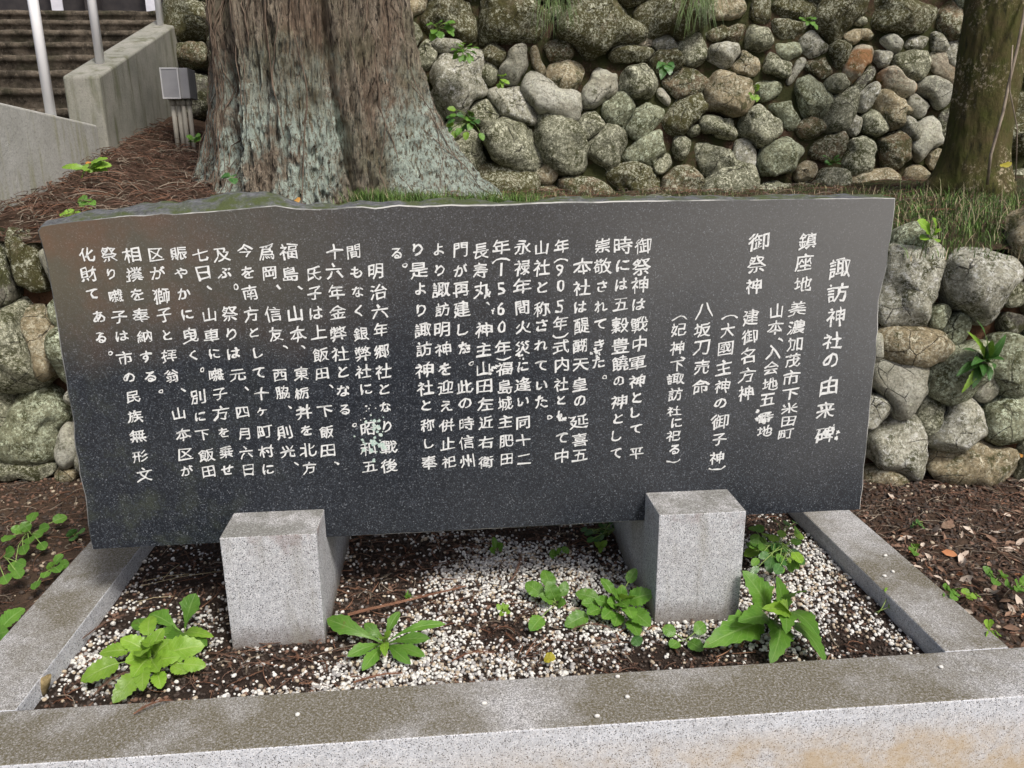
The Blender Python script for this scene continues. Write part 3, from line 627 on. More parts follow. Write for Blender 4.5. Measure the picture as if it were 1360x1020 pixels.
# steps
stairs = empty('stone_stairs', (-2.6, 3.2, .9), 'flight of dark lichened stone steps going up at the upper left', 'stairs')
rise = .165; run = rise/stp; ys = q0[1]+.35; zs = q0[2]-.28
k0 = -4
for k in range(k0, 9):
    y0 = ys+k*run; z1 = zs+k*rise
    nx = 60; xs = np.linspace(-5.2, XW-TH-.002, nx)
    prof = [(y0+.004, z1-rise-.02), (y0+.002, z1-.05), (y0-.012, z1-.045), (y0-.014, z1-.008), (y0-.004, z1), (y0+run+.03, z1)]
    G = np.zeros((len(prof), nx, 3)); G[..., 0] = xs; G[..., 1] = np.array([p[0] for p in prof])[:, None]; G[..., 2] = np.array([p[1] for p in prof])[:, None]
    G[2:5, :, 1] += (fbm(G[2:5]*9, 4)-.5)*.05; G[3:5, :, 2] += (fbm(G[3:5]*11+4, 4)-.5)*.03
    F = grid_faces(nx, len(prof)); m = mesh('step', G.reshape(-1, 3)-np.array([-2.6, 3.2, .9]), F, m_step, False); link('step', m, stairs)
ytop = ys+9*run; ztop = zs+8*rise
sheet('upper_landing', -7, XW-TH, ytop-.02, ytop+9, lambda X, Y: ztop+.0*X, m_step, .5)
# shrine front seen just above the stairs
sh = empty('shrine_building', (-3.6, ytop+2.5, ztop), 'dark timber shrine front glimpsed above the stairs, pale cloths hanging', 'building')
link('wall', box_mesh('w', -2.9, 2.6, 0, 2, 0, 3, m_dark), sh)
link('beam', box_mesh('w', -2.9, 2.6, -.3, -.12, .10, .24, m_dark), sh)
for x in (-1.9, .1, 1.3): link('pillar', box_mesh('w', x, x+.16, -.3, -.12, -.02, 2.8, m_dark), sh)
for x in (-.2, 1.0, 1.75): link('cloth', box_mesh('w', x-.10, x+.04, -.36, -.34, .02, 1.5, m_cloth), sh)
# handrail posts
rail = 'steel handrail posts beside the stairs'
for i, (px, py, px2, lab) in enumerate([(66, 141, 42, 'nearest steel handrail post, standing on the low pale wall'), (133, 81, 123, 'middle steel handrail post, standing on the start of the sloping parapet'), (213, 31, 209, 'farthest steel handrail post, high on the sloping parapet')]):
    P = at_x(px, py, XW-.5*TH); hgt = 1.05
    if i: P[2] = q0[2]+stp*(P[1]-q0[1])
    else: P[2] = pA[2]+sl0*(P[1]-pA[1])
    V, F = tube([(0, 0, -.03), (0, 0, hgt)], .024 if i < 2 else .022, 20); V2, F2 = tube([(0, 0, 0), (0, 0, .005)], .034, 20)
    r_ = link('handrail_post', mesh('post', V, F, m_steel), loc=P, label=lab, cat='handrail post', group=rail)
# meter box and conduits
bp = at_y(212, 90, 3.45); bq = at_y(241, 131, 3.45); 
bx = empty('junction_box', (bp[0], 3.45, bq[2]), 'grey metal junction box on pipes beside the concrete parapet', 'junction box')
W_, H_ = bq[0]-bp[0], bp[2]-bq[2]; DX = .10
o = link('body', box_mesh('b', 0, W_+.05, .004, .16, 0, H_, m_boxp), bx); bevel_obj(o, .004)
o = link('door', box_mesh('d', .008, W_-.006, -.006, .003, .008, H_-.008, m_boxp), bx)
for a in ((0, W_, -.009, .003, H_-.007, H_+.001), (0, W_, -.009, .003, -.001, .007), (0, .007, -.009, .003, .007, H_-.007), (W_-.007, W_, -.009, .003, .007, H_-.007)): link('door_edge', box_mesh('e', *a, m_boxe), bx)
for k in range(4):
    V, F = tube([(.035+.030*k, .05+.01*(k % 2), .012), (.035+.030*k, .05+.01*(k % 2), -.34)], .0135, 12); link('conduit', mesh('c', V, F, m_pipe), bx)
    V, F = tube([(.035+.030*k, .05+.01*(k % 2), -.004), (.035+.030*k, .05+.01*(k % 2), -.035)], .018, 12); link('collar', mesh('c', V, F, m_pipe), bx)

# ================================================================== trees
m_strand = simple('bark_strand', (.07, .05, .036), (.20, .15, .11), 12, .9)
def cedar():
    base = at_y(420, 240, 2.72); cx, cy = base[0], 2.72; nt_, nz = 620, 230; z0, z1 = .88, 3.4
    th = np.linspace(-np.pi, np.pi, nt_, endpoint=False); z = z0+(z1-z0)*np.linspace(0, 1, nz)**1.35
    TH_, Z = np.meshgrid(th, z)                    # th=0 faces the viewer, + to the right
    hh = np.clip(Z-.95, 0, 9); R0 = .437-.012*hh+.11*np.exp(-hh/.28)
    def lobe(c, w): d = (TH_-c+np.pi) % (2*np.pi)-np.pi; return np.exp(-(d/w)**2)
    fl = np.exp(-hh/.42)
    lobes = [(-1.75, .34, .26, -.035), (-.42, .50, .05, .02), (.85, .30, .06, .02), (1.45, .34, .46, .03), (2.6, .4, .3, .05), (-2.7, .4, .3, .05)]
    R = R0.copy()
    for c, w_, a, b in lobes: R += lobe(c, w_)*(a*fl+b)
    wv = .05*np.sin(Z*2.3)
    for c, w_, d in ((-.72, .075, .27), (.40, .05, .12), (.70, .05, .04), (-.35, .04, .03), (1.05, .07, .09), (.55, .03, .04), (-1.15, .06, .08)): R -= lobe(c+wv+.10*fl, w_)*d*(.72+.28*np.exp(-hh/.9))
    tw = TH_+.10*np.sin(Z*1.5+TH_)
    q = np.stack([np.cos(tw)*R0, np.sin(tw)*R0, Z*.10], -1)
    rid = 1-np.abs(2*fbm(q*26, 3)-1)*2.2; rid2 = 1-np.abs(2*fbm(q*np.array([60, 60, 90])+5, 3)-1)*2.2
    q3 = np.stack([np.cos(tw)*R0, np.sin(tw)*R0, Z*.45], -1)
    R += .040*(rid-.5)+.020*(rid2-.5)+.014*(fbm(q3*55, 3)-.5)*np.clip(1.3-hh, .2, 1)
    X = cx+R*np.sin(TH_)+.03*hh*0; Y = cy-R*np.cos(TH_)
    root = empty('cedar_tree', (cx, cy, 1.0), 'huge old cedar with fibrous bark, mint lichen patches and flared roots', 'tree')
    P = np.stack([X-cx, Y-cy, Z-1.0], -1).reshape(-1, 3); link('trunk', mesh('trunk', P, grid_faces(nt_, nz, True), m_bark), root)
    # loose bark strands
    VV = []; FF = []; b = 0; g = np.random.default_rng(5)
    for k in range(110):
        t0 = g.normal(-1.1, .22) if k < 85 else g.uniform(-1.2, 1.3); zt = g.uniform(1.25, 2.3); L = g.uniform(.25, .8); pts = []
        for s in np.linspace(0, 1, 9):
            zz_ = zt-L*s; i = int(np.clip(np.searchsorted(z, zz_), 1, nz-1)); j = int(((t0+.05*math.sin(s*4+k)+np.pi)/(2*np.pi)*nt_)) % nt_
            rr = R[i, j]+.006+.012*math.sin(s*3.1)*g.uniform(.3, 1.2); tt = th[j]; pts.append((rr*math.sin(tt), -rr*math.cos(tt), zz_-1))
        v, f = tube(pts, g.uniform(.001, .0028), 4, False); VV += list(v); FF += [tuple(i+b for i in q) for q in f]; b += len(v)
    o = link('bark_strands', mesh('strands', VV, FF, m_strand), root); o['kind'] = 'stuff'
cedar()
def small_tree():
    a = at_y(1290, 245, 2.35); t = at_y(1326, 0, 2.35); nt_, nz = 160, 120
    th = np.linspace(-np.pi, np.pi, nt_, endpoint=False); s = np.linspace(-.15, 2.2, nz); TH_, Sg = np.meshgrid(th, s)
    ax = a[None]+(t-a)[None]*s[:, None]; R = .150-.010*Sg+.05*np.exp(-np.clip(Sg, 0, 9)/.12)*(1+.5*np.sin(3*TH_+1))
    q = np.stack([np.cos(TH_), np.sin(TH_), Sg*2], -1); R += .04*(fbm(q*1.6, 4)-.5)+.012*(fbm(q*7, 4)-.5)
    P = np.stack([ax[:, None, 0]+R*np.sin(TH_), ax[:, None, 1]-R*np.cos(TH_), ax[:, None, 2]+0*R], -1)-a
    root = empty('mossy_tree', a, 'slender leaning tree trunk covered in dark green moss at the right', 'tree')
    link('trunk', mesh('trunk', P.reshape(-1, 3), grid_faces(nt_, nz, True), m_bark2), root)
small_tree()
V, F = tube([at_y(1311, 245, 2.12), at_y(1316, 205, 2.08), at_y(1332, 150, 2.1), at_y(1340, 110, 2.13), at_y(1352, 60, 2.1), at_y(1368, -20, 2.2)], .007, 7)
link('dry_vine', mesh('vine', V, F, m_twig), label='bare tan woody vine leaning on the mossy trunk', cat='vine')
V, F = tube([at_y(1345, 60, 2.1), at_y(1341, 120, 2.06), at_y(1351, 170, 2.1), at_y(1349, 240, 2.1)], .003, 6)
link('dry_vine', mesh('vine', V, F, m_twig), label='thin pale tendril hanging right of the woody vine', cat='vine')

# ================================================================== plants
def leaf_mesh(kind, mat, serr=.0):
    n, mcr = 15, 5; V = []; UV = []
    for i in range(n):
        t = i/(n-1)
        if kind == 'oval': wd = (math.sin(math.pi*t**.9)**.55 if 0 < t < 1 else 0)*(1-.12*t)
        elif kind == 'round': wd = (math.sin(math.pi*t)**.5)*1.0 if 0 < t < 1 else 0
        elif kind == 'spoon': wd = (.13+.87*max(0, (t-.12)/.55)**1.3 if t < .62 else math.cos((t-.62)/.38*math.pi/2)**.6)
        else: wd = (min(1, t/.38)**.6)*(1 if t < .38 else ((1-t)/.62)**.62)     # lanceolate
        if t == 1: wd = 0
        wd = max(wd, .015); wd *= 1+serr*(1 if i % 2 else -1)*(.3 < 1)
        for j in range(mcr):
            u = (j/(mcr-1))*2-1; a = abs(u)
            V.append((u*wd*.5*1.14, t, .09*a*wd+.05*math.sin(t*17+u*2)*wd*a-.0)); UV.append((u, t))
    F = grid_faces(mcr, n); m = mesh('leaf_'+kind, V, F, mat)
    uvl = m.uv_layers.new(name='UVMap')
    for l in m.loops: uvl.data[l.index].uv = UV[l.vertex_index]
    return m
_lm = {}
def lm(kind, mat, serr=0.):
    k = (kind, mat)
    if k not in _lm: _lm[k] = leaf_mesh(kind, LF[mat], serr)
    return _lm[k]
def bend_leaf(root, p0, p1, width, arch, kind, mat, serr=.08, roll=0., petiole=.15, name='leaf', thin=.0014, auto=False):
    """leaf blade from p0 (petiole) to p1 arching upward, in world metres relative to root"""
    if auto: petiole = max(petiole, 1-(1.25 if auto is True else auto)*width/np.linalg.norm(np.array(p1)-np.array(p0)))
    src = lm(kind, mat, serr); m = src.copy(); p0 = np.array(p0, float); p1 = np.array(p1, float)
    L = np.linalg.norm(p1-p0); d = (p1-p0)/L; upv = np.array([.05, -.75, 1.]); upv /= np.linalg.norm(upv); sd_ = np.cross(d, upv)   # blades tip towards the open, lit side
    if np.linalg.norm(sd_) < .2: sd_ = np.cross(d, (0, 1, 0.3))
    sd_ /= np.linalg.norm(sd_); up_ = np.cross(sd_, d)
    sd2 = sd_*math.cos(roll)+up_*math.sin(roll); up2 = np.cross(sd2, d); up2 = up2 if up2[2] > -.3 else -up2
    n = len(m.vertices); co = np.empty(n*3, np.float32); m.vertices.foreach_get('co', co); co = co.reshape(-1, 3)
    t = petiole+co[:, 1]*(1-petiole); ar = arch*L*4*t*(1-t)*.5
    def sp(t_): return p0+d*(L*t_)[:, None]+up2*(arch*L*2*t_*(1-t_))[:, None]
    P = sp(t)+sd2*(co[:, 0]*width)[:, None]+up2*(co[:, 2]*width)[:, None]
    c = sp(np.array([petiole]))[0]
    m.vertices.foreach_set('co', (P-c).astype(np.float32).ravel()); m.update()
    lf = link(name, m, root, c)
    if petiole > .03:
        ts = np.linspace(0, petiole+.02, 4); v, f = tube(sp(ts)-c, thin, 5); link('stalk', mesh('stalk', v, f, m_stem), lf)
    return lf
def plant(name, base, tips, label, mat='mid', kind='oval', z=GZ, group=None, cat='weed', serr=.06, arch=.25, pet=.2, plane=None, auto=False):
    B = at_z(base[0], base[1], z) if plane is None else at_y(base[0], base[1], plane)
    root = empty(name, B, label, cat, group)
    for i, s in enumerate(tips):
        px, py, h, wd = s[:4]; mt_ = s[4] if len(s) > 4 else mat; kd = s[5] if len(s) > 5 else kind
        T = at_z(px, py, z+h) if plane is None else at_y(px, py, plane-h)
        d = T-B; off = np.array([rnd.uniform(-.006, .006), rnd.uniform(-.006, .006), 0])
        bend_leaf(root, off, d, wd, arch*rnd.uniform(.7, 1.3), kd, mt_, serr, rnd.uniform(-.35, .35), pet*rnd.uniform(.7, 1.3), auto=auto)
    return root
plant('leafy_weed', (205,880), [(107,905,.03,.052),(150,934,.015,.045),(132,868,.05,.042),(160,848,.07,.045),(182,822,.06,.04,'mid'),(200,818,.08,.042),(217,834,.085,.05),(272,858,.055,.062),(274,884,.03,.034),(250,893,.02,.03),(214,915,.02,.034),(190,918,.025,.036),(176,900,.045,.05),(228,850,.07,.045),(240,872,.05,.04),(196,860,.09,.05),(212,892,.05,.04),(166,880,.065,.045),(205,845,.1,.045),(186,872,.09,.04)],
      'bright green leafy weed in the left front corner of the gravel bed', 'bright', group='weeds in the gravel bed', arch=.4, pet=.3, serr=.09, auto=1.55)
plant('leafy_weed', (244,842), [(260,788,.10,.055,'mid','spoon'),(199,815,.04,.05,'mid','spoon'),(222,860,.03,.045),(275,858,.03,.045),(284,846,.05,.026,'bright'),(214,843,.05,.04)], 'dark green spoon leaved weed just behind the bright weed, one leaf standing up', 'mid', group='weeds in the gravel bed', pet=.12)
plant('rosette_weed', (513,856), [(434,822,.05,.045),(461,872,.02,.032),(481,891,.01,.032),(531,812,.07,.028),(592,829,.05,.028),(571,848,.04,.032),(565,872,.02,.028),(546,882,.015,.028),(512,872,.04,.022,'bright'),(484,828,.05,.028),(520,838,.06,.02,'bright'),(505,850,.07,.018,'bright')], 'low rosette weed right of the left block, toothed leaves spread like a star', 'mid', 'spoon', group='weeds in the gravel bed', serr=.09, pet=.05, arch=.3)
plant('leafy_weed', (737,806), [(698,774,.05,.042),(722,757,.07,.042),(738,778,.06,.034),(704,838,.02,.040),(752,772,.06,.030),(716,790,.05,.034),(752,800,.03,.03),(726,772,.08,.04)], 'small weed with round leaves at the middle of the gravel bed', 'mid', group='weeds in the gravel bed', pet=.3, auto=1.5)
plant('leafy_weed', (818,808), [(764,788,.04,.045),(798,768,.07,.034),(812,786,.09,.036),(826,776,.08,.036),(845,755,.11,.030),(869,788,.07,.050),(864,832,.03,.050),(848,845,.01,.040),(816,832,.02,.040),(750,832,.01,.046),(780,816,.04,.036),(790,796,.06,.034),(834,806,.07,.042),(800,822,.04,.036),(840,822,.05,.04),(772,802,.05,.034),(806,800,.07,.034),(838,792,.08,.044,'bright')], 'dense clump of green weed against the left side of the right block', 'mid', group='weeds in the gravel bed', pet=.3, auto=1.5)
plant('large_weed', (1026,828), [(986,758,.16,.075),(1031,765,.17,.055),(1071,786,.15,.065),(1087,846,.09,.078),(1096,880,.03,.062),(1023,882,.03,.068),(934,860,.05,.078),(980,826,.10,.065),(1044,842,.12,.060),(1012,808,.17,.05,'bright'),(1036,800,.18,.04,'bright')], 'largest weed, broad pointed veined leaves beside the right block', 'mid', 'lance', group='weeds in the gravel bed', serr=.11, pet=.25, arch=.3)
plant('leafy_weed', (908,850), [(880,833,.03,.030),(890,860,.015,.028),(936,828,.03,.032),(934,864,.01,.032)], 'tiny four leaf seedling in front of the right block', 'mid', 'round', group='weeds in the gravel bed', pet=.45)
plant('sprout', (1165,815), [(1179,781,.05,.022),(1196,800,.03,.022)], 'two leaved sprout with reddish stem by the right kerb', 'bright', 'round', group='weeds in the gravel bed', pet=.5)
plant('sprout', (660,733), [(655,713,.05,.02),(668,722,.04,.03),(650,730,.02,.025)], 'small sprout in shade under the tablet, left of centre', 'mid', group='weeds in the gravel bed')
plant('sprout', (742,738), [(754,727,.03,.026),(729,735,.02,.028),(740,728,.04,.02)], 'small round leaved sprout in shade under the tablet, left of the right block', 'mid', 'round', group='weeds in the gravel bed', pet=.4)
plant('sprout', (668,812), [(660,802,.02,.014),(676,803,.02,.014),(664,818,.01,.014),(678,814,.01,.014),(668,800,.025,.012)], 'pale seedling alone on white gravel at the centre of the bed', 'bright', group='weeds in the gravel bed')
plant('sprout', (541,797), [(536+k*3, 783+abs(k-2)*4, .03, .006) for k in range(6)], 'feathery seedling on the gravel behind the star rosette', 'mid', 'lance', group='weeds in the gravel bed')
plant('sprout', (798,728), [(790,716,.03,.018),(806,718,.03,.02),(797,735,.01,.016)], 'yellow green sprout left of the right block in the shade', 'bright', group='weeds in the gravel bed')
cl = [(985+rnd.random()*85, 690+rnd.random()*75) for _ in range(46)]
plant('clover_clump', (1022,742), [(x, y, rnd.uniform(.02, .10), rnd.uniform(.018, .034), rnd.choice(['mid', 'bright', 'mid', 'deep'])) for x, y in cl], 'spreading clump of small leaves behind the right block', 'mid', 'round', group='weeds in the gravel bed', pet=.6, arch=.5, auto=True)
plant('clover_clump', (805,712), [(770+rnd.random()*60, 690+rnd.random()*30, rnd.uniform(.02, .07), .016, 'deep') for _ in range(16)], 'dark small leaved clump in shade under the tablet', 'deep', 'round', group='weeds in the gravel bed', pet=.6, arch=.5, auto=True)
gw = 'round leaved weeds left of the kerb'
plant('ground_weed', (42,712), [(47,680,.06,.036),(89,686,.04,.036),(56,712,.04,.040),(14,702,.05,.03),(4,720,.04,.036),(34,736,.03,.036),(20,760,.02,.036),(66,700,.05,.034),(28,694,.06,.034),(40,722,.05,.03),(60,730,.02,.03)], 'upper round leaved weed left of the kerb, larger clump', 'mid', 'round', z=GZ+.0, group=gw, pet=.35, auto=True)
plant('ground_weed', (70,756), [(84,736,.04,.03),(80,760,.02,.034),(58,768,.02,.026),(46,783,.01,.028),(64,748,.03,.026),(92,748,.03,.03)], 'lower round leaved weed touching the left kerb', 'mid', 'round', group=gw, pet=.35, auto=True)
plant('ground_weed', (5,742), [(20,732,.04,.04),(28,768,.03,.034),(10,775,.03,.034),(34,752,.03,.03)], 'round leaved weed cut by the left edge of the picture', 'mid', 'round', group=gw, pet=.35, auto=True)
plant('ground_weed', (100,712), [(92,704,.03,.034),(112,706,.03,.03),(98,718,.01,.03)], 'dark round leaved weed beside the tablet lower left corner', 'deep', 'round', group=gw, pet=.35, auto=True)
plant('ground_weed', (-10,850), [(33,808,.05,.055),(12,838,.03,.05),(-30,820,.06,.05)], 'single long leaf beside the kerb at the left edge', 'mid', 'oval', group=gw, pet=.1, auto=True)
gr_ = 'small weeds on the soil right of the kerb'
for i, (bx_, by_, sc_, mt_) in enumerate([(1212,735,.8,'mid'),(1262,790,.9,'mid'),(1290,795,.9,'bright'),(1345,782,1.3,'mid'),(1320,770,1,'mid'),(1218,698,.6,'deep'),(1310,840,1,'bright')]):
    labs = ['small weed on the brown soil near the back of the right kerb', 'weed sprig against the outer edge of the right kerb', 'bright weed sprig among dry leaves right of the kerb', 'round leaved weed at the right edge of the picture on dry leaves', 'two leaved seedling among the dry leaves', 'row of tiny dark leaves beyond the right kerb', 'pale narrow leaved sprig at the front right corner']
    tp = [(bx_+rnd.uniform(-16, 16)*sc_, by_+rnd.uniform(-18, 8)*sc_, rnd.uniform(.02, .06), rnd.uniform(.018, .03)*sc_) for _ in range(6)]
    plant('ground_weed', (bx_, by_), tp, labs[i], mt_, 'oval', group=gr_, pet=.3, auto=True)
gp = 'plants rooted in the stone walls'
plant('wall_shrub', (1304,482), [(1297,425,.06,.04),(1336,444,.06,.034),(1334,478,.08,.038),(1314,506,.08,.036),(1292,516,.06,.034),(1270,500,.07,.036),(1279,464,.06,.03),(1277,522,.05,.026,'bright'),(1318,452,.1,.034),(1290,486,.1,.036),(1306,500,.1,.03),(1320,490,.11,.03),(1284,440,.04,.026,'bright')], 'glossy long leaved plant growing out of the low wall at the right', 'deep', 'lance', group=gp, plane=1.12, serr=.02, pet=.1, cat='plant')
plant('wall_weed', (1236,318), [(1218,293,.03,.046),(1238,290,.04,.046),(1250,306,.04,.04),(1246,322,.05,.03),(1222,318,.03,.03)], 'round leaved weed on top of the low wall beside the tablet', 'bright', 'round', group=gp, plane=1.24, cat='plant', pet=.3)
plant('wall_weed', (615,68), [(600+rnd.random()*45-5, 55+rnd.random()*32, rnd.uniform(.02, .1), .03) for _ in range(22)], 'feathery fern in the high wall right of the cedar top', 'mid', 'lance', group=gp, plane=2.95, cat='plant', pet=.1, auto=True)
plant('wall_weed', (626,160), [(588+rnd.random()*55, 142+rnd.random()*45, rnd.uniform(.02, .1), .034, rnd.choice(['deep', 'mid', 'bright'])) for _ in range(26)], 'green weed in the high wall beside the cedar root', 'deep', 'oval', group=gp, plane=2.92, cat='plant', auto=True)
plant('wall_weed', (884,84), [(878,106,.08,.05),(890,100,.08,.05),(872,92,.06,.04),(896,90,.06,.03)], 'dark glossy leaves hanging at the middle of the high wall', 'deep', 'lance', group=gp, plane=2.92, cat='plant')
plant('wall_weed', (664,108), [(655+rnd.random()*22, 98+rnd.random()*22, rnd.uniform(.02, .08), .026) for _ in range(9)], 'pale sprig beside the upright pale cobble of the high wall', 'bright', 'oval', group=gp, plane=2.92, cat='plant', auto=True)
plant('wall_weed', (1002,125), [(994+rnd.random()*16, 108+rnd.random()*30, rnd.uniform(.02, .06), .02) for _ in range(12)], 'small leaved creeper on the light green stone of the high wall', 'bright', 'round', group=gp, plane=2.92, cat='plant', auto=True)
plant('wall_weed', (1104,218), [(1090+rnd.random()*28, 206+rnd.random()*14, rnd.uniform(.02, .06), .026) for _ in range(10)], 'dark weed at the foot of the high wall', 'deep', 'oval', group=gp, plane=2.9, cat='plant', auto=True)
plant('wall_weed', (580,38), [(566+rnd.random()*40, 28+rnd.random()*30, rnd.uniform(.02, .08), .036) for _ in range(12)], 'leafy sprig on the big mossy stone next to the cedar', 'mid', 'oval', group=gp, plane=2.95, cat='plant', auto=True)
plant('wall_weed', (1072,28), [(1055+rnd.random()*35, 22+rnd.random()*18, rnd.uniform(.02, .08), .026) for _ in range(10)], 'sprig between mossy stones near the top of the high wall', 'mid', 'oval', group=gp, plane=2.95, cat='plant', auto=True)
def tzf(x, y): return float(tz(np.array([x]), np.array([y]))[0])
gt = 'weeds on the terrace behind the tablet'
for i, (px, py, Y, k, lab, mt_) in enumerate([(118,270,2.0,8,'green weed in the cedar litter above the tablet left corner','mid'),(95,288,1.75,7,'pale leaved weed at the tablet left corner','bright'),(308,236,2.05,4,'dark weed at the left foot of the cedar','deep'),(118,225,2.3,16,'yellow green creeping weed along the low concrete wall','bright'),(258,188,2.9,5,'single leaf weed below the junction box','mid')]):
    B = at_y(px, py, Y); sp_ = 38 if k == 16 else 16
    plant('terrace_weed', (px, py), [(px+rnd.uniform(-sp_, sp_), py+rnd.uniform(-9, 9)-(.35*rnd.uniform(-sp_, sp_) if k == 16 else 0), rnd.uniform(-.02, .05), rnd.uniform(.028, .05)) for _ in range(k)], lab, mt_, 'oval', group=gt, plane=Y, cat='weed')

# ================================================================== loose ground matter
ico = bmesh.new(); bmesh.ops.create_icosphere(ico, subdivisions=2, radius=1); IV = np.array([v.co[:] for v in ico.verts]); IF = np.array([[v.index for v in f.verts] for f in ico.faces]); ico.free()
ico = bmesh.new(); bmesh.ops.create_icosphere(ico, subdivisions=1, radius=1); JV = np.array([v.co[:] for v in ico.verts]); JF = np.array([[v.index for v in f.verts] for f in ico.faces]); ico.free()
def scatter(name, pos, size, mats, mi, flat=.75, kind='stuff', iv=JV, jf=JF, jitter=.22, label=None, cat=None, seed=2):
    g = np.random.default_rng(seed); N = len(pos); nv = len(iv)
    sc = size[:, None]*np.stack([g.uniform(.8, 1.25, N), g.uniform(.7, 1.05, N), g.uniform(.6, 1., N)*flat/.75], 1)
    L = iv[None]*sc[:, None]*(1+g.uniform(-jitter, jitter, (N, nv, 1)))
    a = g.uniform(0, 6.28, N); b = g.normal(0, .4, N); ca, sa, cb, sb = np.cos(a), np.sin(a), np.cos(b), np.sin(b)
    x, y, z = L[..., 0], L[..., 1], L[..., 2]; y, z = y*cb[:, None]-z*sb[:, None], y*sb[:, None]+z*cb[:, None]
    x, y = x*ca[:, None]-y*sa[:, None], x*sa[:, None]+y*ca[:, None]
    P = np.stack([x, y, z], -1)+pos[:, None]; F = (jf[None]+(np.arange(N)*nv)[:, None, None]).reshape(-1, 3)
    return link(name, mesh(name, P.reshape(-1, 3), F, mats, True, np.repeat(mi, len(jf))), kind=kind, label=label, cat=cat)
def pebm(n, c): M = MT(n, .7, .35); cc = M.co('Object'); M.color(M.mix(M.noise(cc, 90, 3, .6, .3, .7), c, tuple(q*.72 for q in c))); return M.m
m_pw, m_pg, m_pt, m_pd = pebm('white_pebble', (.66, .65, .61)), pebm('grey_pebble', (.34, .33, .32)), pebm('tan_pebble', (.42, .35, .26)), pebm('dark_crumb', (.05, .036, .028))
g = np.random.default_rng(21); N = 62000
x = g.uniform(KI0+.004, KI1-.004, N); y = g.uniform(.004, 1.095, N)
dn = fbm(np.stack([x*3.2, y*3.2, x*0+4], -1), 4)
cov = .12+.80*np.exp(-((x-1.25)/.52)**2)*1.0+.25*np.exp(-((x-.9)/.3)**2-((y-.12)/.2)**2)+(dn-.5)*3.6-.35*(x < .45)*(y > .3)-.15*(x > 1.95)*(y < .3)
keep = g.random(N) < np.clip(cov*.62, .05, .62); x, y = x[keep], y[keep]
z = bedz(x, y)+.0045+g.uniform(-.004, .002, len(x)); sz = np.clip(g.normal(.0044, .0012, len(x)), .002, .0085)
mi = g.choice([0, 1, 2], len(x), p=[.52, .29, .19])
scatter('white_gravel', np.stack([x, y, z], -1), sz, [m_pw, m_pg, m_pt], mi, iv=IV, jf=IF, jitter=.13)
N = 15000; x = g.uniform(KI0+.004, KI1-.004, N); y = g.uniform(.004, 1.095, N)
scatter('dark_soil_crumbs', np.stack([x, y, bedz(x, y)+.002], -1), g.uniform(.002, .007, N), [m_pd, m_needle], g.choice([0, 1], N, p=[.8, .2]), seed=5)
for (x0, x1, y0, y1, fz, nm, N) in ((-1.6, KO0-.01, -.15, 1.55, gl, 'left_soil_crumbs', 7000), (KO1+.01, 3.9, -.1, 1.35, grr, 'right_soil_crumbs', 9000)):
    x = g.uniform(x0, x1, N); y = g.uniform(y0, y1, N)
    scatter(nm, np.stack([x, y, fz(x, y)+.002], -1), g.uniform(.003, .010, N), [m_pd, m_needle, m_pt], g.choice([0, 1, 2], N, p=[.7, .26, .04]), seed=6)

def sprig_arrays(g, p, ang, L, curl, fz=None, needles=26, nl=.014, th=.0011, lift=.006, droop=0):
    pts = []; a = ang; q = np.array(p, float); n = 7
    for i in range(n):
        pts.append(q.copy()); a += curl/n+g.normal(0, .07); q = q+np.array([math.cos(a), math.sin(a), 0])*L/n
        if fz is not None: q[2] = fz(q[0], q[1])+lift*(1+math.sin(i))
    pts = np.array(pts)
    if fz is None: pts[:, 2] += lift*np.sin(np.linspace(0, 3.14, n))
    V, F = tube(pts, np.linspace(th, th*.5, n), 3, False); V = list(V); F = [tuple(f) for f in F]
    for k in range(needles):
        t = k/needles*(n-1.01); i = int(t); P = pts[i]+(pts[i+1]-pts[i])*(t-i); d = pts[i+1]-pts[i]; d /= np.linalg.norm(d)+1e-9
        s = np.array([-d[1], d[0], 0])*(1 if k % 2 else -1); tip = P+d*nl*.8+s*nl*g.uniform(.35, .7)+np.array([0, 0, g.uniform(-.2, .5)*nl])
        b = len(V); V += [P-d*.0012, P+d*.0012, tip, P+np.array([0, 0, .0014])]; F += [(b, b+1, b+2), (b+1, b+3, b+2), (b+3, b, b+2)]
    return V, F
def litter(name, n, sampler, fz, mats, probs, seed, Lr=(.04, .13), needles=22, plain=.25, lift=.006, thick=(.0009, .0022)):
    g = np.random.default_rng(seed); VV = []; FF = []; MI = []; b = 0
    for k in range(n):
        x, y = sampler(g); pl = g.random() < plain
        f1 = lambda a, c: float(fz(np.array([a]), np.array([c]))[0])
        z0_ = f1(x, y)+lift*g.uniform(.3, 2.2); L = g.uniform(*Lr)*(1.3 if pl else 1); an = g.uniform(0, 6.28)
        # follow the slope between both ends
        zx = f1(x+math.cos(an)*L, y+math.sin(an)*L)
        V, F = sprig_arrays(g, (x, y, z0_), an, L, g.normal(0, 1.5), None, 0 if pl else needles, g.uniform(.007, .014), g.uniform(*thick), lift*g.uniform(0, 1.5))
        V = np.array(V); tt = ((V[:, 0]-x)*math.cos(an)+(V[:, 1]-y)*math.sin(an))/L; V[:, 2] += tt*(zx-f1(x, y))
        VV.append(V); FF += [tuple(i+b for i in f) for f in F]; MI += [int(g.choice(len(mats), p=probs))]*len(F); b += len(V)
    V = np.concatenate(VV); tri = [f if len(f) == 3 else None for f in FF]
    T = []; M2 = []
    for f, m_ in zip(FF, MI):
        T.append(f[:3]); M2.append(m_)
        if len(f) == 4: T.append((f[0], f[2], f[3])); M2.append(m_)
    return link(name, mesh(name, V, np.array(T), mats, False, M2), kind='stuff')
def s_terr_left(g):
    x = g.uniform(-.72, .45); return x, low_y(x)+.1+g.random()**1.1*2.3
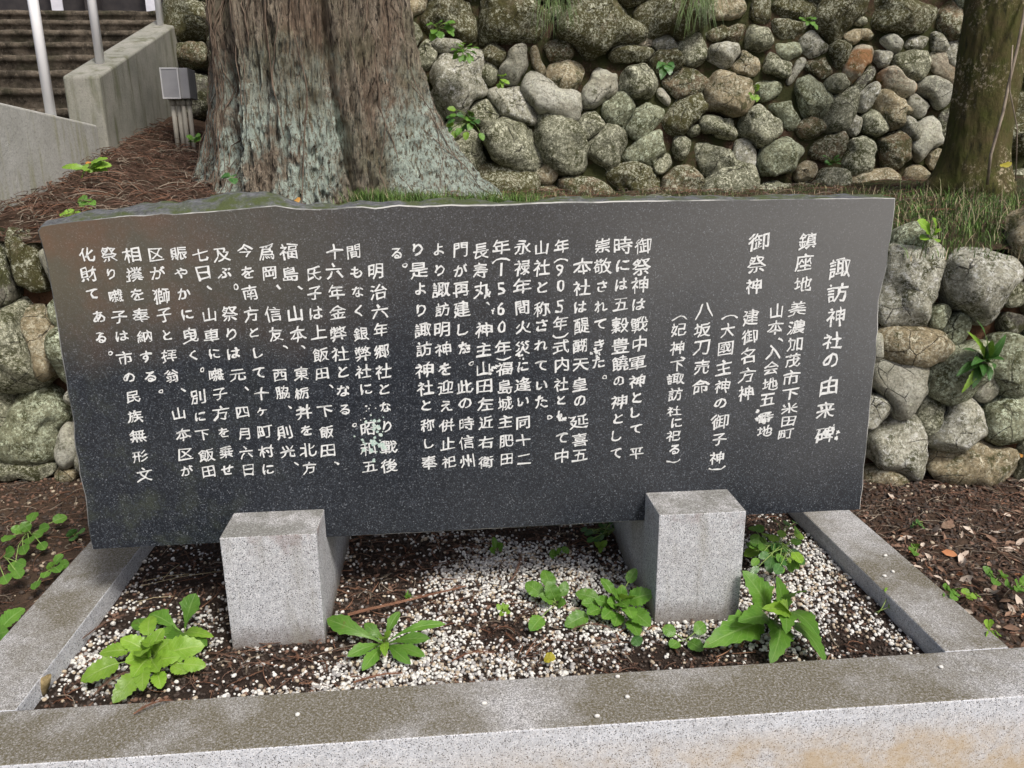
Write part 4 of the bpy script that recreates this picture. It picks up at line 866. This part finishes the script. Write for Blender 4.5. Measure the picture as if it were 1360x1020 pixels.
litter('cedar_litter', 2600, s_terr_left, tz, [m_needle, m_needle2, m_twig], [.68, .14, .18], 31, (.05, .18), 24, .4, .014, (.001, .0032))
def s_terr_right(g): x = g.uniform(.9, 3.9); return x, g.uniform(1.5, 3.1)
litter('terrace_litter', 1700, s_terr_right, tz, [m_needle, m_needle2, m_twig], [.6, .25, .15], 32, (.05, .14), 16, .4, .008)
litter('left_soil_litter', 800, lambda g: (g.uniform(-1.3, KO0-.03), g.uniform(.1, 1.5)), gl, [m_needle, m_needle2, m_twig], [.6, .2, .2], 33, (.04, .12), 16, .4)
litter('right_soil_litter', 1300, lambda g: (g.uniform(KO1+.03, 3.7), g.uniform(-.05, 1.3)), grr, [m_needle, m_needle2, m_twig], [.55, .15, .3], 34, (.03, .11), 12, .5)
def s_bed(g):
    while True:
        x, y = g.uniform(KI0+.03, KI1-.08), g.uniform(.03, 1.05)
        if fbm(np.array([[x*3.2, y*3.2, 4.]]), 4)[0] < .5 or g.random() < .15: return x, y
litter('bed_litter', 950, s_bed, bedz, [m_needle, m_needle2, m_twig], [.6, .25, .15], 35, (.03, .11), 22, .3, .005)
# single sprigs that can be told apart
def sprig(px, py, ang, L, z, lab, mat=m_needle2, curl=.5, nl=.018, needles=44, th=.0018, grp='fallen cedar sprigs'):
    P = at_z(px, py, z); g_ = np.random.default_rng(int(px+py)); V, F = sprig_arrays(g_, (0, 0, .004), ang, L, curl, None, needles, nl, th, .012)
    link('cedar_sprig', mesh('sprig', V, F, mat, False), loc=P, label=lab, cat='cedar sprig', group=grp)
sprig(178,950,.3,.09,.003,'reddish cedar sprig lying on the front kerb stone')
sprig(462,818,.25,.42,GZ+.012,'long brown cedar frond arching over the gravel behind the star rosette', m_needle2, .55, .016, 130, .0045)
sprig(676,775,.9,.22,GZ+.01,'dark cedar frond on the gravel under the tablet', m_needle, .6, .016, 90, .0035)
sprig(600,880,.35,.13,GZ+.01,'short reddish cedar frond on the gravel in front of the bed centre', m_needle2, .1, .016, 50)
sprig(470,908,.05,.14,GZ+.012,'thick reddish cedar frond lying along the front kerb', m_needle2, .3, .014, 70, .003)
sprig(985,862,1.1,.11,GZ+.01,'rusty cedar frond beneath the largest weed', m_needle2, .5, .02, 60, .002)
sprig(760,838,.2,.12,GZ+.01,'brown cedar frond in front of the dense weed clump', m_needle, -.4, .015, 50)
sprig(125,925,.9,.13,GZ+.01,'brown cedar sprig at the left front corner of the bed', m_needle, -.3, .018, 60)
sprig(110,850,.9,.15,GZ+.01,'brown cedar sprig beside the left kerb stone', m_needle, .3, .018, 60)
V, F = tube([(0,0,0),(.012,.004,.03),(.03,-.004,.05)], [.018,.015,.006], 9); V = np.array(V); V += (fbm(V*60, 3)[:, None]-.5)*.012
link('wood_stub', mesh('stub', V, F, simple('rotten_wood', (.12, .09, .04), (.32, .25, .13), 60, .9, .004)), loc=at_z(52, 922, GZ), label='short rotten wood stub in the left front corner of the bed', cat='wood stub')
# thin straw on the left of the bed
for i, (a, b) in enumerate([((188,778),(296,758)),((190,772),(255,762)),((216,770),(238,750)),((180,800),(230,792))]):
    A0, B0 = at_z(*a, GZ+.02), at_z(*b, GZ+.022); V, F = tube([A0-A0, (B0-A0)*.5+[0, 0, .006], B0-A0], .0012, 5)
    link('dry_straw', mesh('straw', V, F, m_drygrass), loc=A0, label=['longest pale straw under the tablet, ending at the left block', 'pale straw under the tablet, second longest of the crossing straws', 'short pale straw stem crossing the long straws under the tablet', 'pale straw nearest the camera, left of the left block'][i], cat='straw', group='pale straws left of the left block')
# grass
def grass(name, n, sampler, fz, mats, probs, seed, H=(.05, .11), w_=.0022):
    g = np.random.default_rng(seed); V = []; T = []; MI = []
    for k in range(n):
        x, y = sampler(g); z0_ = fz(x, y); h = g.uniform(*H); a = g.uniform(0, 6.28); lean = g.uniform(.1, 1.0)*h; sd_ = np.array([-math.sin(a), math.cos(a), 0])*w_*g.uniform(.7, 1.3)
        d = np.array([math.cos(a), math.sin(a), 0]); b = len(V); mi_ = int(g.choice(len(mats), p=probs)); P0 = np.array([x, y, z0_-.005])
        for t, ww in ((0, 1), (.4, .9), (.75, .6)): c = P0+d*lean*t*t+np.array([0, 0, h*(t-.25*t*t*lean/h)]); V += [c-sd_*ww, c+sd_*ww]
        V.append(P0+d*lean+np.array([0, 0, h*(1-.3*lean/h)]))
        T += [(b, b+1, b+3), (b, b+3, b+2), (b+2, b+3, b+5), (b+2, b+5, b+4), (b+4, b+5, b+6)]; MI += [mi_]*5
    return link(name, mesh(name, V, np.array(T), mats, False, MI), kind='stuff')
def clumps(cs):
    def f(g): c = cs[int(g.integers(len(cs)))]; return g.normal(c[0], c[2]), g.normal(c[1], c[3])
    return f
ct = [(*at_y(px, 262, Y)[:2], sx, sy) for px, Y, sx, sy in [(490,2.05,.05,.06),(540,2.1,.08,.08),(590,2.1,.08,.08),(640,2.15,.07,.08),(575,1.95,.1,.05),(690,2.3,.08,.1)]]
grass('grass_by_cedar', 3600, clumps(ct), tzf, [m_grass, m_freshgrass, m_drygrass], [.45, .48, .07], 41, (.04, .10), .0016)
cr = [(*at_y(px, 262, Y)[:2], .16, .16) for px, Y in [(1220,1.42),(1270,1.4),(1330,1.42),(1300,1.5),(1215,1.9),(1250,1.7),(1300,1.8),(1340,1.7),(1290,2.1),(1350,2.0),(1230,2.3)]]
grass('grass_above_low_wall', 3000, clumps(cr), tzf, [m_grass, m_freshgrass, m_drygrass], [.5, .34, .16], 42, (.015, .085), .0016)
grass('long_grass_above_low_wall', 260, clumps(cr), tzf, [m_grass, m_drygrass], [.4, .6], 44, (.08, .17), .0012)
cw = [(at_y(px, 250, 2.6)[0], 2.7, .14, .22) for px in (770, 900, 1000, 1070, 1150)]
grass('short_terrace_grass', 1300, clumps(cw), tzf, [m_grass, m_drygrass], [.6, .4], 43, (.015, .055), .0014)
for i, (px, lab) in enumerate([(738, 'left'), (930, 'right')]):
    P = at_y(px, -2, 3.02); g_ = np.random.default_rng(60+i); V = []; T = []; b = 0
    for k in range(90):
        b = len(V); q = P+np.array([g_.normal(0, .05), g_.uniform(-.02, .06), g_.uniform(-.05, .12)]); L = g_.uniform(.10, .26); d = np.array([g_.normal(0, .28), -.35, 0]); s = np.array([.0020, 0, 0])
        for t in (0, .35, .7): c = q+d*L*t*.8+np.array([0, 0, L*(.35*t-1.2*t*t)]); V += [c-s*(1-.5*t)-P, c+s*(1-.5*t)-P]
        V.append(q+d*L*.8+np.array([0, 0, -L*.85])-P); T += [(b, b+1, b+3), (b, b+3, b+2), (b+2, b+3, b+5), (b+2, b+5, b+4), (b+4, b+5, b+6)]
    link('grass_tuft', mesh('tuft', V, np.array(T), [m_grass, m_drygrass], False, [int(k % 5 == 0) for k in range(len(T))]), loc=P, label=f'grass tuft hanging over the top of the high wall, the {lab} one of two', cat='grass tuft', group='grass tufts hanging over the high wall')
# dry leaves on the right soil
VV = []; T = []; MI = []; g = np.random.default_rng(77)
for k in range(420):
    u_ = g.random(); x = g.uniform(KO1+.03, 3.5); y = g.uniform(-.02, .75) if u_ < .75 else g.uniform(.3, 1.2)
    z_ = float(grr(np.array([x]), np.array([y]))[0])+.010; L = g.uniform(.010, .026); wd = L*g.uniform(.35, .6); a = g.uniform(0, 6.28); R3 = np.array(Euler((g.normal(0, .5), g.normal(0, .5), a)).to_matrix()); b = len(VV)
    pl = [(-L, 0, 0), (-.4*L, wd*.8, .004), (.4*L, wd*.75, .005), (L, 0, .002), (.4*L, -wd*.75, .005), (-.4*L, -wd*.8, .004), (0, 0, -.002)]
    VV += [R3@np.array(q)+[x, y, z_] for q in pl]; T += [(b+i, b+(i+1) % 6, b+6) for i in range(6)]; MI += [int(g.choice(3, p=[.5, .42, .08]))]*6
link('dry_fallen_leaves', mesh('leaves', VV, np.array(T), [simple('dry_leaf_brown', (.13, .075, .05), (.25, .16, .11), 30), simple('dry_leaf_pale', (.38, .30, .24), (.52, .45, .38), 30), simple('dry_leaf_rust', (.35, .14, .06), (.4, .2, .1), 30)], False, MI), kind='stuff')
def fallen(px, py, Y, wd, L, mat, lab, cat='leaf', zpl=None):
    P = at_z(px, py, zpl) if zpl is not None else at_y(px, py, Y); r_ = empty('fallen_leaf', P, lab, cat, 'coloured fallen leaves')
    bend_leaf(r_, (0, 0, 0), (L*math.cos(px), L*math.sin(px)*.6, L*.2), wd, .15, 'oval', mat, .02, .3, 0.02, name='blade')
fallen(1340,222,1.98,.05,.07,'yel','yellow leaf caught beside the mossy trunk'); fallen(310,265,1.9,.035,.04,'yel','yellow leaf on the litter left of the cedar foot')
fallen(398,268,1.85,.03,.04,'oran','orange leaf at the foot of the cedar above the tablet edge'); fallen(114,218,2.35,.03,.035,'oran','orange leaf in the creeping weed by the concrete wall')
fallen(1352,608,1.12,.03,.045,'oran','orange leaf at the foot of the low wall at the right edge'); fallen(722,875,0,.03,.035,'yel','yellow leaf scrap on the front gravel',zpl=GZ+.015)
fallen(850,858,0,.03,.05,'deep','folded dark green leaf in front of the right block',zpl=GZ+.02); fallen(1250,700,0,.03,.045,'dry','curled brown leaf on the soil behind the right kerb',zpl=GZ+.01)
# stray pebbles on the kerb stones
for px, py, lab in [(793,951,'white pebble on the front kerb left of centre'),(643,934,'white pebble on the front kerb at the centre of the picture'),(395,949,'largest white pebble, on the front kerb'),(1250,886,'white pebble on the front kerb near its right joint'),(1186,759,'upper white pebble on the right kerb'),(1175,765,'lower pale pebble on the right kerb'),(1176,738,'small pebble on the right kerb farthest back'),(833,925,'white pebble on the front kerb below the right block'),(820,898,'white pebble at the inner edge of the front kerb')]:
    r = .0055; V = IV*r*(1+.15*np.sin(IV[:, [1]]*3+px)); link('stray_pebble', mesh('pebble', V*[1.1, .9, .75], IF, m_pw), loc=at_z(px, py, .003), label=lab, cat='pebble', group='stray pebbles on the kerb stones')
